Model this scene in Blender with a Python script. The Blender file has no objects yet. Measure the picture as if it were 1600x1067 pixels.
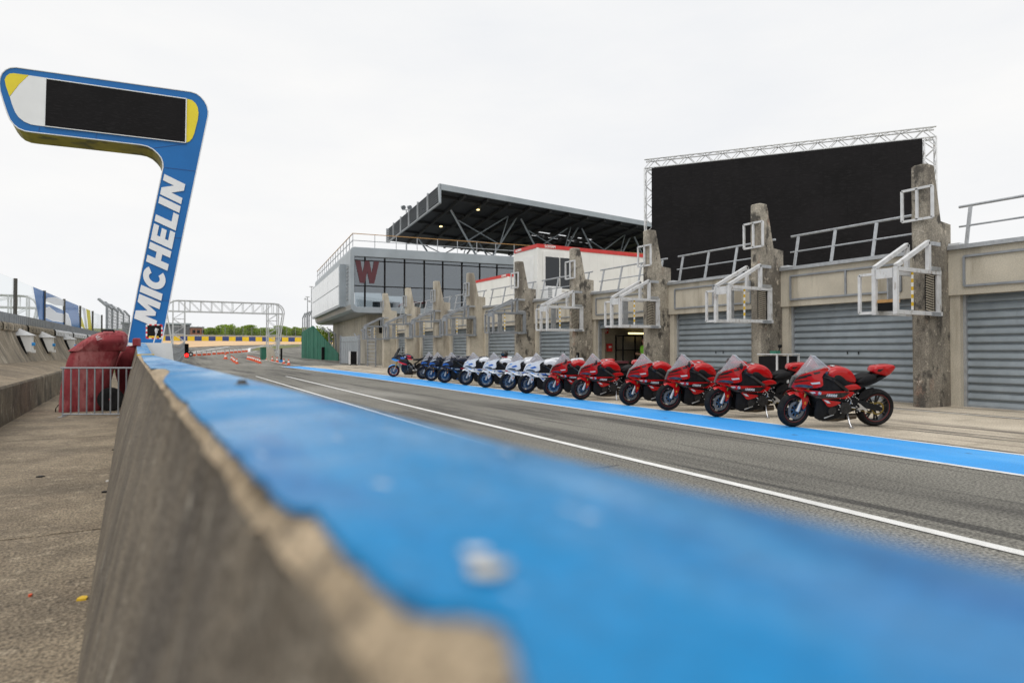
import bpy, bmesh, math, random
from mathutils import Vector, Matrix
from mathutils.geometry import tessellate_polygon
random.seed(7)
SC = bpy.context.scene
COL = SC.collection
# ------------------------------------------------------------------ camera
TH = math.atan(.57); PT = math.atan(.0135); CH = 1.35
cd = bpy.data.cameras.new('camera'); cam = bpy.data.objects.new('camera', cd); COL.objects.link(cam)
cam.location = (0, 0, CH); cam.rotation_euler = (math.pi/2 + PT, 0, -TH)
cd.sensor_width = 36; cd.lens = 22.5; cd.clip_start = .02; cd.clip_end = 3000
cd.dof.use_dof = True; cd.dof.focus_distance = 11.5; cd.dof.aperture_fstop = 1.9
SC.camera = cam
# ------------------------------------------------------------------ sky, sun, exposure
SUN_EL, SUN_AZ = math.radians(58), math.radians(-128)      # azimuth from +Y towards +X
w = bpy.data.worlds.new('World'); SC.world = w; w.use_nodes = True
nt = w.node_tree; nt.nodes.clear()
def wn(t, **k):
    n = nt.nodes.new(t)
    for a, b in k.items(): setattr(n, a, b)
    return n
sky = wn('ShaderNodeTexSky', sky_type='NISHITA', sun_disc=False, sun_elevation=SUN_EL, sun_rotation=SUN_AZ)
bw = wn('ShaderNodeRGBToBW'); nt.links.new(sky.outputs[0], bw.inputs[0])
bg1 = wn('ShaderNodeBackground'); bg1.inputs[1].default_value = .06; nt.links.new(bw.outputs[0], bg1.inputs[0])
tc = wn('ShaderNodeTexCoord'); mp = wn('ShaderNodeMapping'); mp.inputs['Scale'].default_value = (1, 1, 3.2)
nz = wn('ShaderNodeTexNoise'); nz.inputs['Scale'].default_value = 2.2; nz.inputs['Detail'].default_value = 7; nz.inputs['Roughness'].default_value = .55
rp = wn('ShaderNodeValToRGB'); rp.color_ramp.elements[0].position = .3; rp.color_ramp.elements[1].position = .68
rp.color_ramp.elements[0].color = (.90, .915, .94, 1); rp.color_ramp.elements[1].color = (1, .995, .985, 1)
nt.links.new(tc.outputs['Generated'], mp.inputs[0]); nt.links.new(mp.outputs[0], nz.inputs[0]); nt.links.new(nz.outputs[0], rp.inputs[0])
bg2 = wn('ShaderNodeBackground'); bg2.inputs[1].default_value = .955; nt.links.new(rp.outputs[0], bg2.inputs[0])
mx = wn('ShaderNodeMixShader'); mx.inputs[0].default_value = .93
nt.links.new(bg1.outputs[0], mx.inputs[1]); nt.links.new(bg2.outputs[0], mx.inputs[2])
wo = wn('ShaderNodeOutputWorld'); nt.links.new(mx.outputs[0], wo.inputs[0])
sd = bpy.data.lights.new('sun', 'SUN'); sd.energy = 1.4; sd.angle = math.radians(50); sd.color = (1, .965, .92)
so = bpy.data.objects.new('sun', sd); COL.objects.link(so)
sv = Vector((math.sin(SUN_AZ)*math.cos(SUN_EL), math.cos(SUN_AZ)*math.cos(SUN_EL), math.sin(SUN_EL)))
so.rotation_euler = sv.to_track_quat('Z', 'Y').to_euler(); so.location = (-20, -20, 40)
SC.view_settings.view_transform = 'Standard'; SC.view_settings.look = 'None'
SC.view_settings.exposure = .12; SC.view_settings.gamma = 1
# ------------------------------------------------------------------ pixel directions of the photograph
def ray(x, y):
    a = (x-800)/1000; b = (533.5-y)/1000
    s, c = math.sin(TH), math.cos(TH); sp, cp = math.sin(PT), math.cos(PT)
    return Vector((s*cp + a*c - b*s*sp, c*cp - a*s - b*c*sp, sp + b*cp))
def hit(x, y, ax, v):
    d = ray(x, y); o = Vector((0, 0, CH)); return o + d*((v-o[ax])/d[ax])
def G(x, y, z=0): return hit(x, y, 2, z)
def AX(x, y, X): return hit(x, y, 0, X)
def AY(x, y, Y): return hit(x, y, 1, Y)
def AD(x, y, D):
    d = ray(x, y); k = D/(d.x*math.sin(TH) + d.y*math.cos(TH)); return Vector((0, 0, CH)) + d*k
def zt(Y):                                   # the ground rises gently past the pit exit
    q = max(0, Y-60); return .03*q*q/(q+25)
def GT(x, y):
    d = ray(x, y); t = 2
    while t < 900:
        p = Vector((0, 0, CH)) + d*t
        if p.z <= zt(p.y): return p
        t *= 1.002
    return p
# ------------------------------------------------------------------ materials
MATS = {}
def new_mat(name):
    m = bpy.data.materials.new(name); m.use_nodes = True; MATS[name] = m
    t = m.node_tree; b = t.nodes['Principled BSDF']; return m, t, b
def _n(t, ty, **k):
    n = t.nodes.new(ty)
    for a, b in k.items(): setattr(n, a, b)
    return n
def noise(t, scale, stretch=(1, 1, 1), detail=5, rough=.55, obj=False):
    co = _n(t, 'ShaderNodeTexCoord').outputs['Object'] if obj else _n(t, 'ShaderNodeNewGeometry').outputs['Position']
    mpn = _n(t, 'ShaderNodeMapping'); mpn.inputs['Scale'].default_value = stretch
    t.links.new(co, mpn.inputs[0])
    n = _n(t, 'ShaderNodeTexNoise'); n.inputs['Scale'].default_value = scale; n.inputs['Detail'].default_value = detail; n.inputs['Roughness'].default_value = rough
    t.links.new(mpn.outputs[0], n.inputs[0]); return n.outputs[0]
def ramp(t, src, stops):
    r = _n(t, 'ShaderNodeValToRGB'); e = r.color_ramp.elements
    while len(e) < len(stops): e.new(.5)
    for i, (p, c) in enumerate(stops):
        e[i].position = p; e[i].color = (c, c, c, 1) if isinstance(c, (int, float)) else tuple(c)+(1,)
    t.links.new(src, r.inputs[0]); return r.outputs[0]
def mixc(t, fac, a, b, mode='MIX'):
    m = _n(t, 'ShaderNodeMix', data_type='RGBA', blend_type=mode)
    for i, s in ((0, fac), (6, a), (7, b)):
        if isinstance(s, (int, float)): m.inputs[i].default_value = s if i == 0 else (s, s, s, 1)
        elif isinstance(s, tuple): m.inputs[i].default_value = s+(1,)
        else: t.links.new(s, m.inputs[i])
    return m.outputs[2]
def proc(name, c1, c2=None, scale=3, rough=.6, metal=0, stains=(), speck=None, bump=0, bscale=30, stretch=(1, 1, 1), coat=0, spec=.5, obj=False, rvar=0):
    """base colour varied by noise; stains: (colour, scale, stretch, lo, hi); speck: (scale, amount)"""
    m, t, b = new_mat(name)
    c2 = c2 or tuple(x*.82 for x in c1)
    col = ramp(t, noise(t, scale, stretch, obj=obj), [(.33, c1), (.67, c2)])
    for (sc_, ss, st, lo, hi) in stains:
        col = mixc(t, ramp(t, noise(t, ss, st, 8, .62, obj=obj), [(lo, 0.), (hi, 1.)]), col, tuple(sc_))
    if speck:
        v = ramp(t, noise(t, speck[0], detail=2, obj=obj), [(.35, 1-speck[1]), (.65, 1+speck[1])])
        col = mixc(t, 1., col, v, 'MULTIPLY')
    t.links.new(col, b.inputs['Base Color'])
    b.inputs['Roughness'].default_value = rough; b.inputs['Metallic'].default_value = metal
    b.inputs['Specular IOR Level'].default_value = spec
    if coat: b.inputs['Coat Weight'].default_value = coat; b.inputs['Coat Roughness'].default_value = .03
    if rvar:
        t.links.new(ramp(t, noise(t, scale*3, obj=obj), [(.3, max(0, rough-rvar)), (.7, min(1, rough+rvar))]), b.inputs['Roughness'])
    if bump:
        bn = _n(t, 'ShaderNodeBump'); bn.inputs['Strength'].default_value = bump; bn.inputs['Distance'].default_value = .02
        t.links.new(noise(t, bscale, detail=6, obj=obj), bn.inputs['Height']); t.links.new(bn.outputs[0], b.inputs['Normal'])
    return m
def glassy(name, tint, refl=.2, rough=.03, diff=0, dcol=(.5, .5, .5), fres=.6):
    m, t, b = new_mat(name); out = t.nodes['Material Output']
    tr = _n(t, 'ShaderNodeBsdfTransparent'); tr.inputs[0].default_value = tuple(tint)+(1,)
    gl = _n(t, 'ShaderNodeBsdfGlossy'); gl.inputs['Roughness'].default_value = rough; gl.inputs[0].default_value = (.9, .95, 1, 1)
    lw = _n(t, 'ShaderNodeLayerWeight'); lw.inputs[0].default_value = .35
    fr = _n(t, 'ShaderNodeMath', operation='MULTIPLY_ADD'); fr.inputs[1].default_value = fres; fr.inputs[2].default_value = refl
    t.links.new(lw.outputs['Fresnel'], fr.inputs[0])
    ms = _n(t, 'ShaderNodeMixShader'); t.links.new(fr.outputs[0], ms.inputs[0]); t.links.new(tr.outputs[0], ms.inputs[1]); t.links.new(gl.outputs[0], ms.inputs[2])
    last = ms.outputs[0]
    if diff:
        df = _n(t, 'ShaderNodeBsdfDiffuse'); df.inputs[0].default_value = tuple(dcol)+(1,)
        m2 = _n(t, 'ShaderNodeMixShader'); m2.inputs[0].default_value = diff
        t.links.new(last, m2.inputs[1]); t.links.new(df.outputs[0], m2.inputs[2]); last = m2.outputs[0]
    t.links.new(last, out.inputs[0]); t.nodes.remove(b); return m
def emit(name, col, s):
    m, t, b = new_mat(name); b.inputs['Base Color'].default_value = tuple(col)+(1,)
    b.inputs['Emission Color'].default_value = tuple(col)+(1,); b.inputs['Emission Strength'].default_value = s; return m
V1 = (1, 1, .12)
CON_T, CON_D = (.56, .50, .40), (.42, .375, .30)
proc('wall_concrete', (.235, .20, .152), (.145, .122, .092), 5, .9, stains=[((.10, .087, .072), 4, (1, 1, .35), .44, .66), ((.40, .365, .30), 16, (1, 1, .35), .60, .68)], speck=(110, .4), bump=.9, bscale=45)
proc('chipped_concrete', (.56, .44, .30), (.36, .28, .185), 14, .95, stains=[((.2, .165, .12), 16, (1, 1, 1), .52, .62)], speck=(160, .35), bump=.9, bscale=80)
proc('blue_paint', (.0, .205, .47), (.0, .175, .415), 2.2, .36, stains=[((.28, .44, .62), 1.1, (1.6, .45, 1), .47, .64), ((.004, .12, .34), 4.5, (1.3, .35, 1), .52, .64), ((.50, .56, .64), 34, (1, .4, 1), .66, .70)], speck=(90, .14), bump=.35, bscale=10, spec=.15, rvar=.14)  # pale patches put sky sheen as well as faded paint into the colour
proc('asphalt', (.215, .207, .180), (.165, .158, .138), .35, .85, stains=[((.09, .086, .078), .9, (1, .07, 1), .50, .62), ((.075, .072, .066), 3.4, (1, .02, 1), .57, .63), ((.27, .262, .235), .6, (.6, .12, 1), .52, .66), ((.06, .058, .054), 2.4, (.22, 1, 1), .64, .69)], speck=(42, .55), bump=.8, bscale=60, spec=.3)
proc('apron_concrete', (.55, .485, .385), (.42, .365, .285), .8, .85, stains=[((.15, .13, .108), 1.5, (1, .05, 1), .53, .60), ((.11, .10, .085), 3.2, (1, .035, 1), .57, .62), ((.30, .26, .20), 1.2, (.3, 1, 1), .52, .68)], speck=(36, .22), bump=.3, bscale=50)
proc('walk_concrete', (.33, .27, .19), (.21, .167, .117), 1.6, .92, stains=[((.15, .122, .088), .9, (.8, 1., 1), .44, .68), ((.40, .335, .245), 8, (.8, 1.2, 1), .56, .70), ((.11, .09, .067), 22, (.8, 1.2, 1), .56, .70)], speck=(60, .5), bump=1, bscale=55)
proc('kerb_concrete', (.20, .165, .115), (.10, .085, .062), 2.4, .95, stains=[((.045, .04, .033), 1.6, (1, 1, .6), .45, .66), ((.34, .31, .25), 7, (1, 1, .5), .58, .70)], speck=(60, .45), bump=.9)
proc('ramp_concrete', (.36, .31, .235), (.23, .195, .147), 1.2, .92, stains=[((.14, .122, .097), 1.5, (1, 1.6, .25), .46, .64), ((.45, .40, .315), 2.2, (1, 1.6, .25), .55, .68)], speck=(50, .3), bump=.5)
proc('garage_concrete', (.55, .505, .415), (.44, .402, .33), 1.1, .9, stains=[((.30, .265, .205), 1.5, V1, .52, .68), ((.12, .1, .08), 30, (1, 1, 1), .68, .71)], speck=(50, .16), bump=.35)
proc('fin_concrete', (.44, .40, .33), (.31, .28, .23), 1.3, .92, stains=[((.15, .133, .11), .9, (1, 1, .45), .40, .62), ((.075, .068, .058), 3.2, (1, 1, .6), .53, .62), ((.30, .17, .12), 1.5, (1, 1, .6), .60, .74), ((.58, .52, .43), 6, (1, 1, .7), .58, .70)], speck=(36, .3), bump=.7)
proc('fin_concrete_clean', (.54, .49, .40), (.42, .38, .305), 1.2, .92, stains=[((.23, .2, .16), 1.4, V1, .50, .66)], speck=(40, .2), bump=.4)
proc('inner_concrete', (.42, .37, .28), None, 1.4, .9, speck=(30, .1))
proc('shutter_steel', (.285, .325, .355), (.23, .265, .29), 2.6, .45, .2, stains=[((.19, .21, .22), 3, (1, 1, .2), .6, .82)], rvar=.12)
proc('galvanised', (.47, .49, .51), (.35, .365, .385), 7, .45, .55, speck=(60, .12))
proc('galvanised_dark', (.30, .32, .345), (.225, .24, .26), 5, .5, .2)
proc('pale_steel', (.66, .67, .68), (.54, .55, .56), 6, .5, .0, stains=[((.34, .31, .28), 9, (1, 1, .4), .58, .68)])
proc('white_paint', (.80, .80, .78), (.70, .70, .68), 2, .45, stains=[((.45, .44, .41), 4, V1, .68, .85)])
proc('road_white', (.78, .78, .76), (.62, .62, .60), 4, .7, stains=[((.3, .29, .27), 12, (1, .3, 1), .62, .74)], speck=(130, .18))
proc('lane_blue', (.03, .335, .80), (.027, .29, .72), .8, .6, stains=[((.03, .13, .30), 5, (1, .35, 1), .63, .69), ((.12, .42, .82), .7, (1, .3, 1), .5, .7)], speck=(100, .14), bump=.15)
proc('cabin_white', (.80, .80, .77), (.73, .73, .70), 1.2, .5, stains=[((.55, .54, .5), 2.2, V1, .62, .85)])
proc('cabin_red', (.62, .035, .03), None, 3, .45)
proc('black', (.008, .008, .009), (.013, .013, .014), 4, .55, spec=.12)
proc('rubber', (.012, .012, .013), (.02, .02, .02), 12, .8, spec=.1, obj=True, speck=(40, .2))
proc('screen_black', (.006, .0055, .006), (.010, .009, .010), .8, .6, stains=[((.014, .013, .014), 5, (1, 1, 6), .52, .62)], spec=.12)
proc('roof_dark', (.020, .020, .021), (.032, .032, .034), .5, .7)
proc('panel_grey', (.36, .40, .43), (.29, .325, .35), .5, .38, .3)
proc('panel_pale', (.82, .84, .86), (.74, .76, .78), .6, .25)
proc('pylon_blue', (.008, .145, .44), (.007, .13, .40), .5, .45, spec=.35)
proc('pylon_white', (.80, .81, .83), (.74, .75, .77), 1, .4)
proc('pylon_yellow', (.80, .66, .02), (.72, .58, .02), 1, .5); proc('pylon_yellow_shaded', (.42, .34, .03), (.3, .24, .03), .8, .5, stains=[((.10, .085, .03), 1.2, (1, 1, 1), .5, .6)])  # side yellow darkened: underside shade put into its colour
proc('cover_red', (.30, .05, .058), (.225, .034, .042), 3.5, .85, stains=[((.40, .15, .15), 3, (1, 1, .4), .50, .66), ((.17, .02, .028), 5, (1, 1, .4), .56, .66)], bump=.7, bscale=7, spec=.3)
proc('cone_orange', (.80, .10, .02), None, 4, .5)
proc('green_board', (.025, .155, .10), (.018, .12, .078), .9, .6, stains=[((.012, .05, .035), 1.5, (1, 1, .1), .6, .8)])
proc('sand', (.68, .47, .27), (.58, .39, .21), .08, .95, speck=(2, .1))
proc('grass', (.10, .13, .035), (.16, .16, .05), .3, .95, speck=(6, .3))
proc('leaf', (.33, .44, .05), (.20, .31, .035), .5, .7, speck=(1.5, .4))
proc('cable_tan', (.40, .36, .29), None, 9, .7); proc('bark', (.09, .065, .04), None, 3, .9)
proc('tyre_yellow', (.75, .55, .02), None, 2, .6)
proc('tyre_blue', (.03, .06, .22), None, 2, .6)
proc('brick_red', (.34, .15, .10), None, 1, .9)
proc('far_grey', (.20, .215, .235), (.16, .17, .19), .2, .7)
proc('yellow', (.75, .48, .02), None, 5, .6)
proc('wood', (.50, .28, .10), (.36, .2, .07), 9, .7)
proc('sign_red', (.65, .03, .03), None, 5, .5)
proc('dark_post', (.075, .07, .062), None, 4, .7)
proc('skin', (.42, .24, .17), None, 6, .6); proc('vest_green', (.22, .55, .04), None, 8, .8); proc('trousers', (.03, .035, .05), None, 8, .85); proc('hair', (.03, .02, .015), None, 8, .8)
def leafy(name):
    m = MATS[name]; t = m.node_tree; b = t.nodes['Principled BSDF']; out = t.nodes['Material Output']; tr = _n(t, 'ShaderNodeBsdfTranslucent'); ms = _n(t, 'ShaderNodeMixShader'); ms.inputs[0].default_value = .5
    t.links.new(b.inputs['Base Color'].links[0].from_socket, tr.inputs[0]); t.links.new(b.outputs[0], ms.inputs[1]); t.links.new(tr.outputs[0], ms.inputs[2]); t.links.new(ms.outputs[0], out.inputs[0])
leafy('leaf')
glassy('clear_glass', (.97, .98, .98), .02, fres=.12)
glassy('window_glass', (.50, .55, .58), .16, fres=.35)
glassy('cabin_glass', (.06, .07, .09), .05, fres=.25)
glassy('screen_glass', (.78, .78, .81), .07, .08, .27, (.64, .62, .67), fres=.35)
glassy('blue_film', (.35, .5, .8), .05, .1, .65, (.03, .14, .42)); glassy('white_film', (.9, .9, .92), .04, .1, .6, (.74, .75, .78)); glassy('yellow_film', (.9, .85, .3), .04, .1, .65, (.75, .62, .03))
emit('lamp_red', (1, .012, .01), 4); emit('lamp_warm', (1, .8, .35), 2.5)
# ------------------------------------------------------------------ mesh builder
class MB:
    def __init__(s): s.v = []; s.f = []; s.m = []; s.cur = 0
    def add(s, vs, fs):
        o = len(s.v); s.v += [tuple(p) for p in vs]; s.f += [tuple(i+o for i in f) for f in fs]; s.m += [s.cur]*len(fs); return s
    def box(s, a, b):
        (x0, y0, z0), (x1, y1, z1) = a, b
        return s.add([(x0,y0,z0),(x1,y0,z0),(x1,y1,z0),(x0,y1,z0),(x0,y0,z1),(x1,y0,z1),(x1,y1,z1),(x0,y1,z1)],
                     [(0,3,2,1),(4,5,6,7),(0,1,5,4),(1,2,6,5),(2,3,7,6),(3,0,4,7)])
    def cbox(s, c, d): return s.box([c[i]-d[i]/2 for i in range(3)], [c[i]+d[i]/2 for i in range(3)])
    def bar(s, p, q, wd, h=None, up=(0, 0, 1)):
        p, q = Vector(p), Vector(q); h = h or wd; d = (q-p).normalized(); u = Vector(up)
        if abs(d.dot(u)) > .99: u = Vector((1, 0, 0))
        a = d.cross(u).normalized()*(wd/2); b = a.cross(d).normalized()*(h/2)
        return s.add([p-a-b, p+a-b, p+a+b, p-a+b, q-a-b, q+a-b, q+a+b, q-a+b], [(0,3,2,1),(4,5,6,7),(0,1,5,4),(1,2,6,5),(2,3,7,6),(3,0,4,7)])
    def tube(s, pts, r, n=8, r2=None, cap=True):
        pts = [Vector(p) for p in pts]; k = len(pts); vs = []; fs = []
        for i, p in enumerate(pts):
            d = (pts[min(i+1, k-1)]-pts[max(i-1, 0)]).normalized(); u = Vector((0, 0, 1)) if abs(d.z) < .9 else Vector((1, 0, 0))
            a = d.cross(u).normalized(); b = a.cross(d); rr = r if r2 is None else r+(r2-r)*i/(k-1)
            vs += [p + (a*math.cos(2*math.pi*j/n)+b*math.sin(2*math.pi*j/n))*rr for j in range(n)]
        for i in range(k-1):
            for j in range(n): fs.append((i*n+j, i*n+(j+1) % n, (i+1)*n+(j+1) % n, (i+1)*n+j))
        if cap: fs += [tuple(range(n))[::-1], tuple((k-1)*n+j for j in range(n))]
        return s.add(vs, fs)
    def prism(s, poly, ext):
        """poly: 3-D outline, ext: extrusion vector"""
        poly = [Vector(p) for p in poly]; ext = Vector(ext); n = len(poly)
        tri = tessellate_polygon([poly])
        fs = [tuple(t) for t in tri] + [tuple(i+n for i in t[::-1]) for t in tri] + [(i, (i+1) % n, (i+1) % n+n, i+n) for i in range(n)]
        return s.add(poly+[p+ext for p in poly], fs)
    def lathe(s, prof, c, ax=1, n=24):
        """prof (radius, offset along axis); axis 0/1/2 through c"""
        vs = []; fs = []; k = len(prof)
        for (r, o) in prof:
            for j in range(n):
                a = 2*math.pi*j/n; e = [0, 0, 0]; e[ax] = o; e[(ax+1) % 3] = r*math.cos(a); e[(ax+2) % 3] = r*math.sin(a)
                vs.append((c[0]+e[0], c[1]+e[1], c[2]+e[2]))
        for i in range(k-1):
            for j in range(n): fs.append((i*n+j, i*n+(j+1) % n, (i+1)*n+(j+1) % n, (i+1)*n+j))
        return s.add(vs, fs)
    def grid(s, rows):
        k = len(rows[0]); vs = [p for r in rows for p in r]
        return s.add(vs, [(i*k+j, i*k+j+1, (i+1)*k+j+1, (i+1)*k+j) for i in range(len(rows)-1) for j in range(k-1)])
    def mesh(s, name, mat, smooth=False, fix=True):
        me = bpy.data.meshes.new(name); me.from_pydata(s.v, [], s.f)
        for mm in (mat if isinstance(mat, (list, tuple)) else [mat]): me.materials.append(MATS[mm])
        if any(s.m): me.polygons.foreach_set('material_index', s.m)
        if fix:
            bm = bmesh.new(); bm.from_mesh(me); bmesh.ops.recalc_face_normals(bm, faces=bm.faces); bm.to_mesh(me); bm.free()
        if smooth:
            me.polygons.foreach_set('use_smooth', [True]*len(me.polygons))
            if smooth != True: me.set_sharp_from_angle(angle=math.radians(smooth))
        me.update(); return me
    def build(s, name, mat, parent=None, smooth=False, world=True, bevel=0):
        if parent is not None and world:
            L = parent.location if parent.parent is None else parent.location+parent.parent.location
            s.v = [(v[0]-L[0], v[1]-L[1], v[2]-L[2]) for v in s.v]
        o = bpy.data.objects.new(name, s.mesh(name, mat, smooth)); COL.objects.link(o); o.parent = parent
        if bevel:
            md = o.modifiers.new('bevel', 'BEVEL'); md.width = bevel; md.segments = 2; md.limit_method = 'ANGLE'
        return o
def tag(o, label=None, cat=None, group=None, kind=None):
    for k, v in (('label', label), ('category', cat), ('group', group), ('kind', kind)):
        if v: o[k] = v
    return o
def thing(name, label, cat, loc=(0, 0, 0), rz=0, group=None):
    o = bpy.data.objects.new(name, None); COL.objects.link(o); o.location = loc; o.rotation_euler.z = rz; o.empty_display_size = .2
    return tag(o, label, cat, group)
def inst(me, name, parent, loc=(0, 0, 0), rot=(0, 0, 0), scale=(1, 1, 1)):
    o = bpy.data.objects.new(name, me); COL.objects.link(o); o.parent = parent; o.location = loc; o.rotation_euler = rot; o.scale = scale; return o
def copy_tree(o, parent=None):
    c = o.copy(); COL.objects.link(c); c.parent = parent
    for ch in list(o.children): copy_tree(ch, c)
    return c
def text_mesh(txt, size=1, shear=0, bold=0, ext=.01, mat='white_paint', space=1):
    cu = bpy.data.curves.new('lettering', 'FONT'); cu.body = txt; cu.size = size; cu.shear = shear; cu.offset = bold; cu.extrude = ext; cu.space_character = space
    cu.align_x = 'CENTER'; cu.align_y = 'CENTER'; cu.resolution_u = 4
    o = bpy.data.objects.new('lettering', cu); COL.objects.link(o)
    dg = bpy.context.evaluated_depsgraph_get(); me = bpy.data.meshes.new_from_object(o.evaluated_get(dg)); bpy.data.objects.remove(o)
    me.materials.clear(); me.materials.append(MATS[mat]); return me
def struct(mb, name, mat, smooth=False): return tag(mb.build(name, mat, None, smooth), kind='structure')
def lerp_poly(pts, y):
    for (x0, y0), (x1, y1) in zip(pts, pts[1:]):
        if y <= y1 or (x1, y1) == pts[-1]: return x0+(x1-x0)*(y-y0)/(y1-y0)

# heavy slanted block capitals, height 1
def glyph(ch):
    if ch == 'M': return [(0,0),(0,1),(.34,1),(.53,.50),(.72,1),(1.06,1),(1.06,0),(.78,0),(.78,.56),(.61,.12),(.45,.12),(.28,.56),(.28,0)], 1.06
    if ch == 'I': return [(0,0),(0,1),(.30,1),(.30,0)], .30
    if ch == 'H': return [(0,0),(0,1),(.29,1),(.29,.63),(.57,.63),(.57,1),(.86,1),(.86,0),(.57,0),(.57,.37),(.29,.37),(.29,0)], .86
    if ch == 'E': return [(0,0),(0,1),(.72,1),(.72,.76),(.29,.76),(.29,.62),(.68,.62),(.68,.39),(.29,.39),(.29,.24),(.74,.24),(.74,0)], .74
    if ch == 'L': return [(0,0),(0,1),(.29,1),(.29,.26),(.70,.26),(.70,0)], .70
    if ch == 'N': return [(0,0),(0,1),(.30,1),(.62,.48),(.62,1),(.90,1),(.90,0),(.61,0),(.28,.53),(.28,0)], .90
    if ch == 'W': return [(.02,1),(.30,0),(.56,0),(.70,.52),(.84,0),(1.10,0),(1.38,1),(1.08,1),(.96,.45),(.82,1),(.58,1),(.44,.45),(.32,1)], 1.40
    o = [(.42+.46*math.cos(a), .5+.515*math.sin(a)) for a in [math.radians(40+280*k/18) for k in range(19)]]; i = [(.42+.185*math.cos(a), .5+.25*math.sin(a)) for a in [math.radians(320-280*k/14) for k in range(15)]]
    return o+i, .84
def word(txt, gap=.09):
    """list of outlines in word units, total width"""
    x = 0; out = []
    for c in txt: g, w_ = glyph(c); out.append([(px+x, pz) for px, pz in g]); x += w_+gap
    return out, x-gap
# ================================================================== THE GROUND
def terrain(xs, ys, dz):
    m = MB(); m.grid([[(x, y, zt(y)+dz) for x in xs] for y in ys]); return m
far_ys = [-60, -10, 0, 20, 40, 55, 60, 65, 70, 76, 83, 92, 102, 115, 130, 150, 175, 205, 240, 300, 400, 600, 1000, 2400]
struct(terrain([-1500, -300, -60, -20, 0, 20, 60, 300, 1500], far_ys, -.06), 'ground', 'grass', True)
IN = [(9.45, -12), (9.81, 3.9), (10.22, 12.1), (10.62, 20), (11.0, 28), (11.22, 36), (11.25, 46), (11.15, 55)]
OUT = [(7.6, -12), (8.125, 3.24), (8.54, 11.08), (8.92, 20), (9.19, 28.6), (9.4, 38), (9.5, 46), (9.45, 55)]
ys = [-12+.9*i for i in range(75)] + [57+3*i for i in range(12)] + [95+6*i for i in range(20)]
struct(terrain([-.35, 2, 4, 6, 8, 10, 12, 14, 18, 26, 40, 60], ys, 0), 'pit_lane', 'asphalt', True)
def strip(name, L, R, ya, yb, z, mat):
    m = MB(); n = 60; rows = []
    for i in range(n+1):
        y = ya+(yb-ya)*i/n; a, b = L(y), R(y); rows.append([(a+(b-a)*j/4, y, z+zt(y)) for j in range(5)])
    m.grid(rows); return struct(m, name, mat)
fi, fo = (lambda y: lerp_poly(IN, y)), (lambda y: lerp_poly(OUT, y))
strip('apron', lambda y: fi(min(y, 55)), lambda y: 17.6, -12, 56.5, .004, 'apron_concrete')
strip('blue_lane_marking', lambda y: fo(y)+.1, lambda y: fi(y)-.09, -12, 54.6, .006, 'lane_blue')
strip('white_lane_line', fo, lambda y: fo(y)+.1, -12, 54.6, .008, 'road_white')
strip('white_lane_line', lambda y: fi(y)-.09, fi, -12, 54.6, .008, 'road_white')
w1 = lambda y: 4.975+.0362*y
strip('white_lane_line', lambda y: w1(y)-.06, lambda y: w1(y)+.06, -8, 34.4, .008, 'road_white')
w0 = lambda y: 3.975+.0256*y
strip('white_lane_line', lambda y: w0(y)-.05, lambda y: w0(y)+.05, 1, 35.2, .008, 'road_white')
wz = lambda y: 14.9+.004*y
strip('white_lane_line', lambda y: wz(y)-.03, lambda y: wz(y)+.03, -12, 16, .008, 'road_white')
def poly_line(pts, wd, z, name='white_lane_line', mat='road_white'):
    m = MB(); L = []
    for i, p in enumerate(pts):
        d = (pts[min(i+1, len(pts)-1)]-pts[max(i-1, 0)]); n_ = Vector((-d.y, d.x, 0)).normalized()*wd/2
        L.append([(p.x+n_.x, p.y+n_.y, zt(p.y+n_.y)+z), (p.x-n_.x, p.y-n_.y, zt(p.y-n_.y)+z)])
    m.grid(L); return struct(m, name, mat)
def densify(pts, k=6): return [a.lerp(b, i/k) for a, b in zip(pts, pts[1:]) for i in range(k)] + [pts[-1]]
poly_line(densify([GT(x, y) for x, y in ((406, 559), (418, 563.5), (432, 566.5), (451, 570), (470, 572))]), .16, .03)
poly_line(densify([GT(x, y) for x, y in ((470, 537), (440, 539), (410, 541.5), (390, 544.5), (388.5, 548), (389, 550.5), (402, 549))]), .5, .05)
poly_line(densify([GT(x, y) for x, y in ((295, 551), (320, 548), (345, 544), (358, 542))]), .5, .05)
poly_line(densify([GT(x, y) for x, y in ((279, 561), (287, 559), (295, 556.5))]), .3, .05)
# infield grass, gravel trap, track
def sheet(name, A, B, dz, mat, k=14):
    m = MB(); A, B = densify(A, k), densify(B, k)
    m.grid([[(p.x+(q.x-p.x)*j/10, p.y+(q.y-p.y)*j/10, zt(p.y+(q.y-p.y)*j/10)+dz) for j in range(11)] for p, q in zip(A, B)]); return struct(m, name, mat)
sheet('infield_grass', [GT(392, 548), GT(425, 546.5), GT(468, 541.5)], [GT(404, 542.5), GT(430, 540.8), GT(468, 538.5)], .03, 'grass')
TB = [Vector((-45, 215, 0)), Vector((22, 222, 0)), Vector((48, 214, 0)), Vector((110, 185, 0))]
sheet('gravel_trap', [Vector((-45, 128, 0)), GT(285, 543.5), GT(345, 540.6), GT(470, 536.6)+Vector((6, 0, 0))], TB, .05, 'sand')
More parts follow.
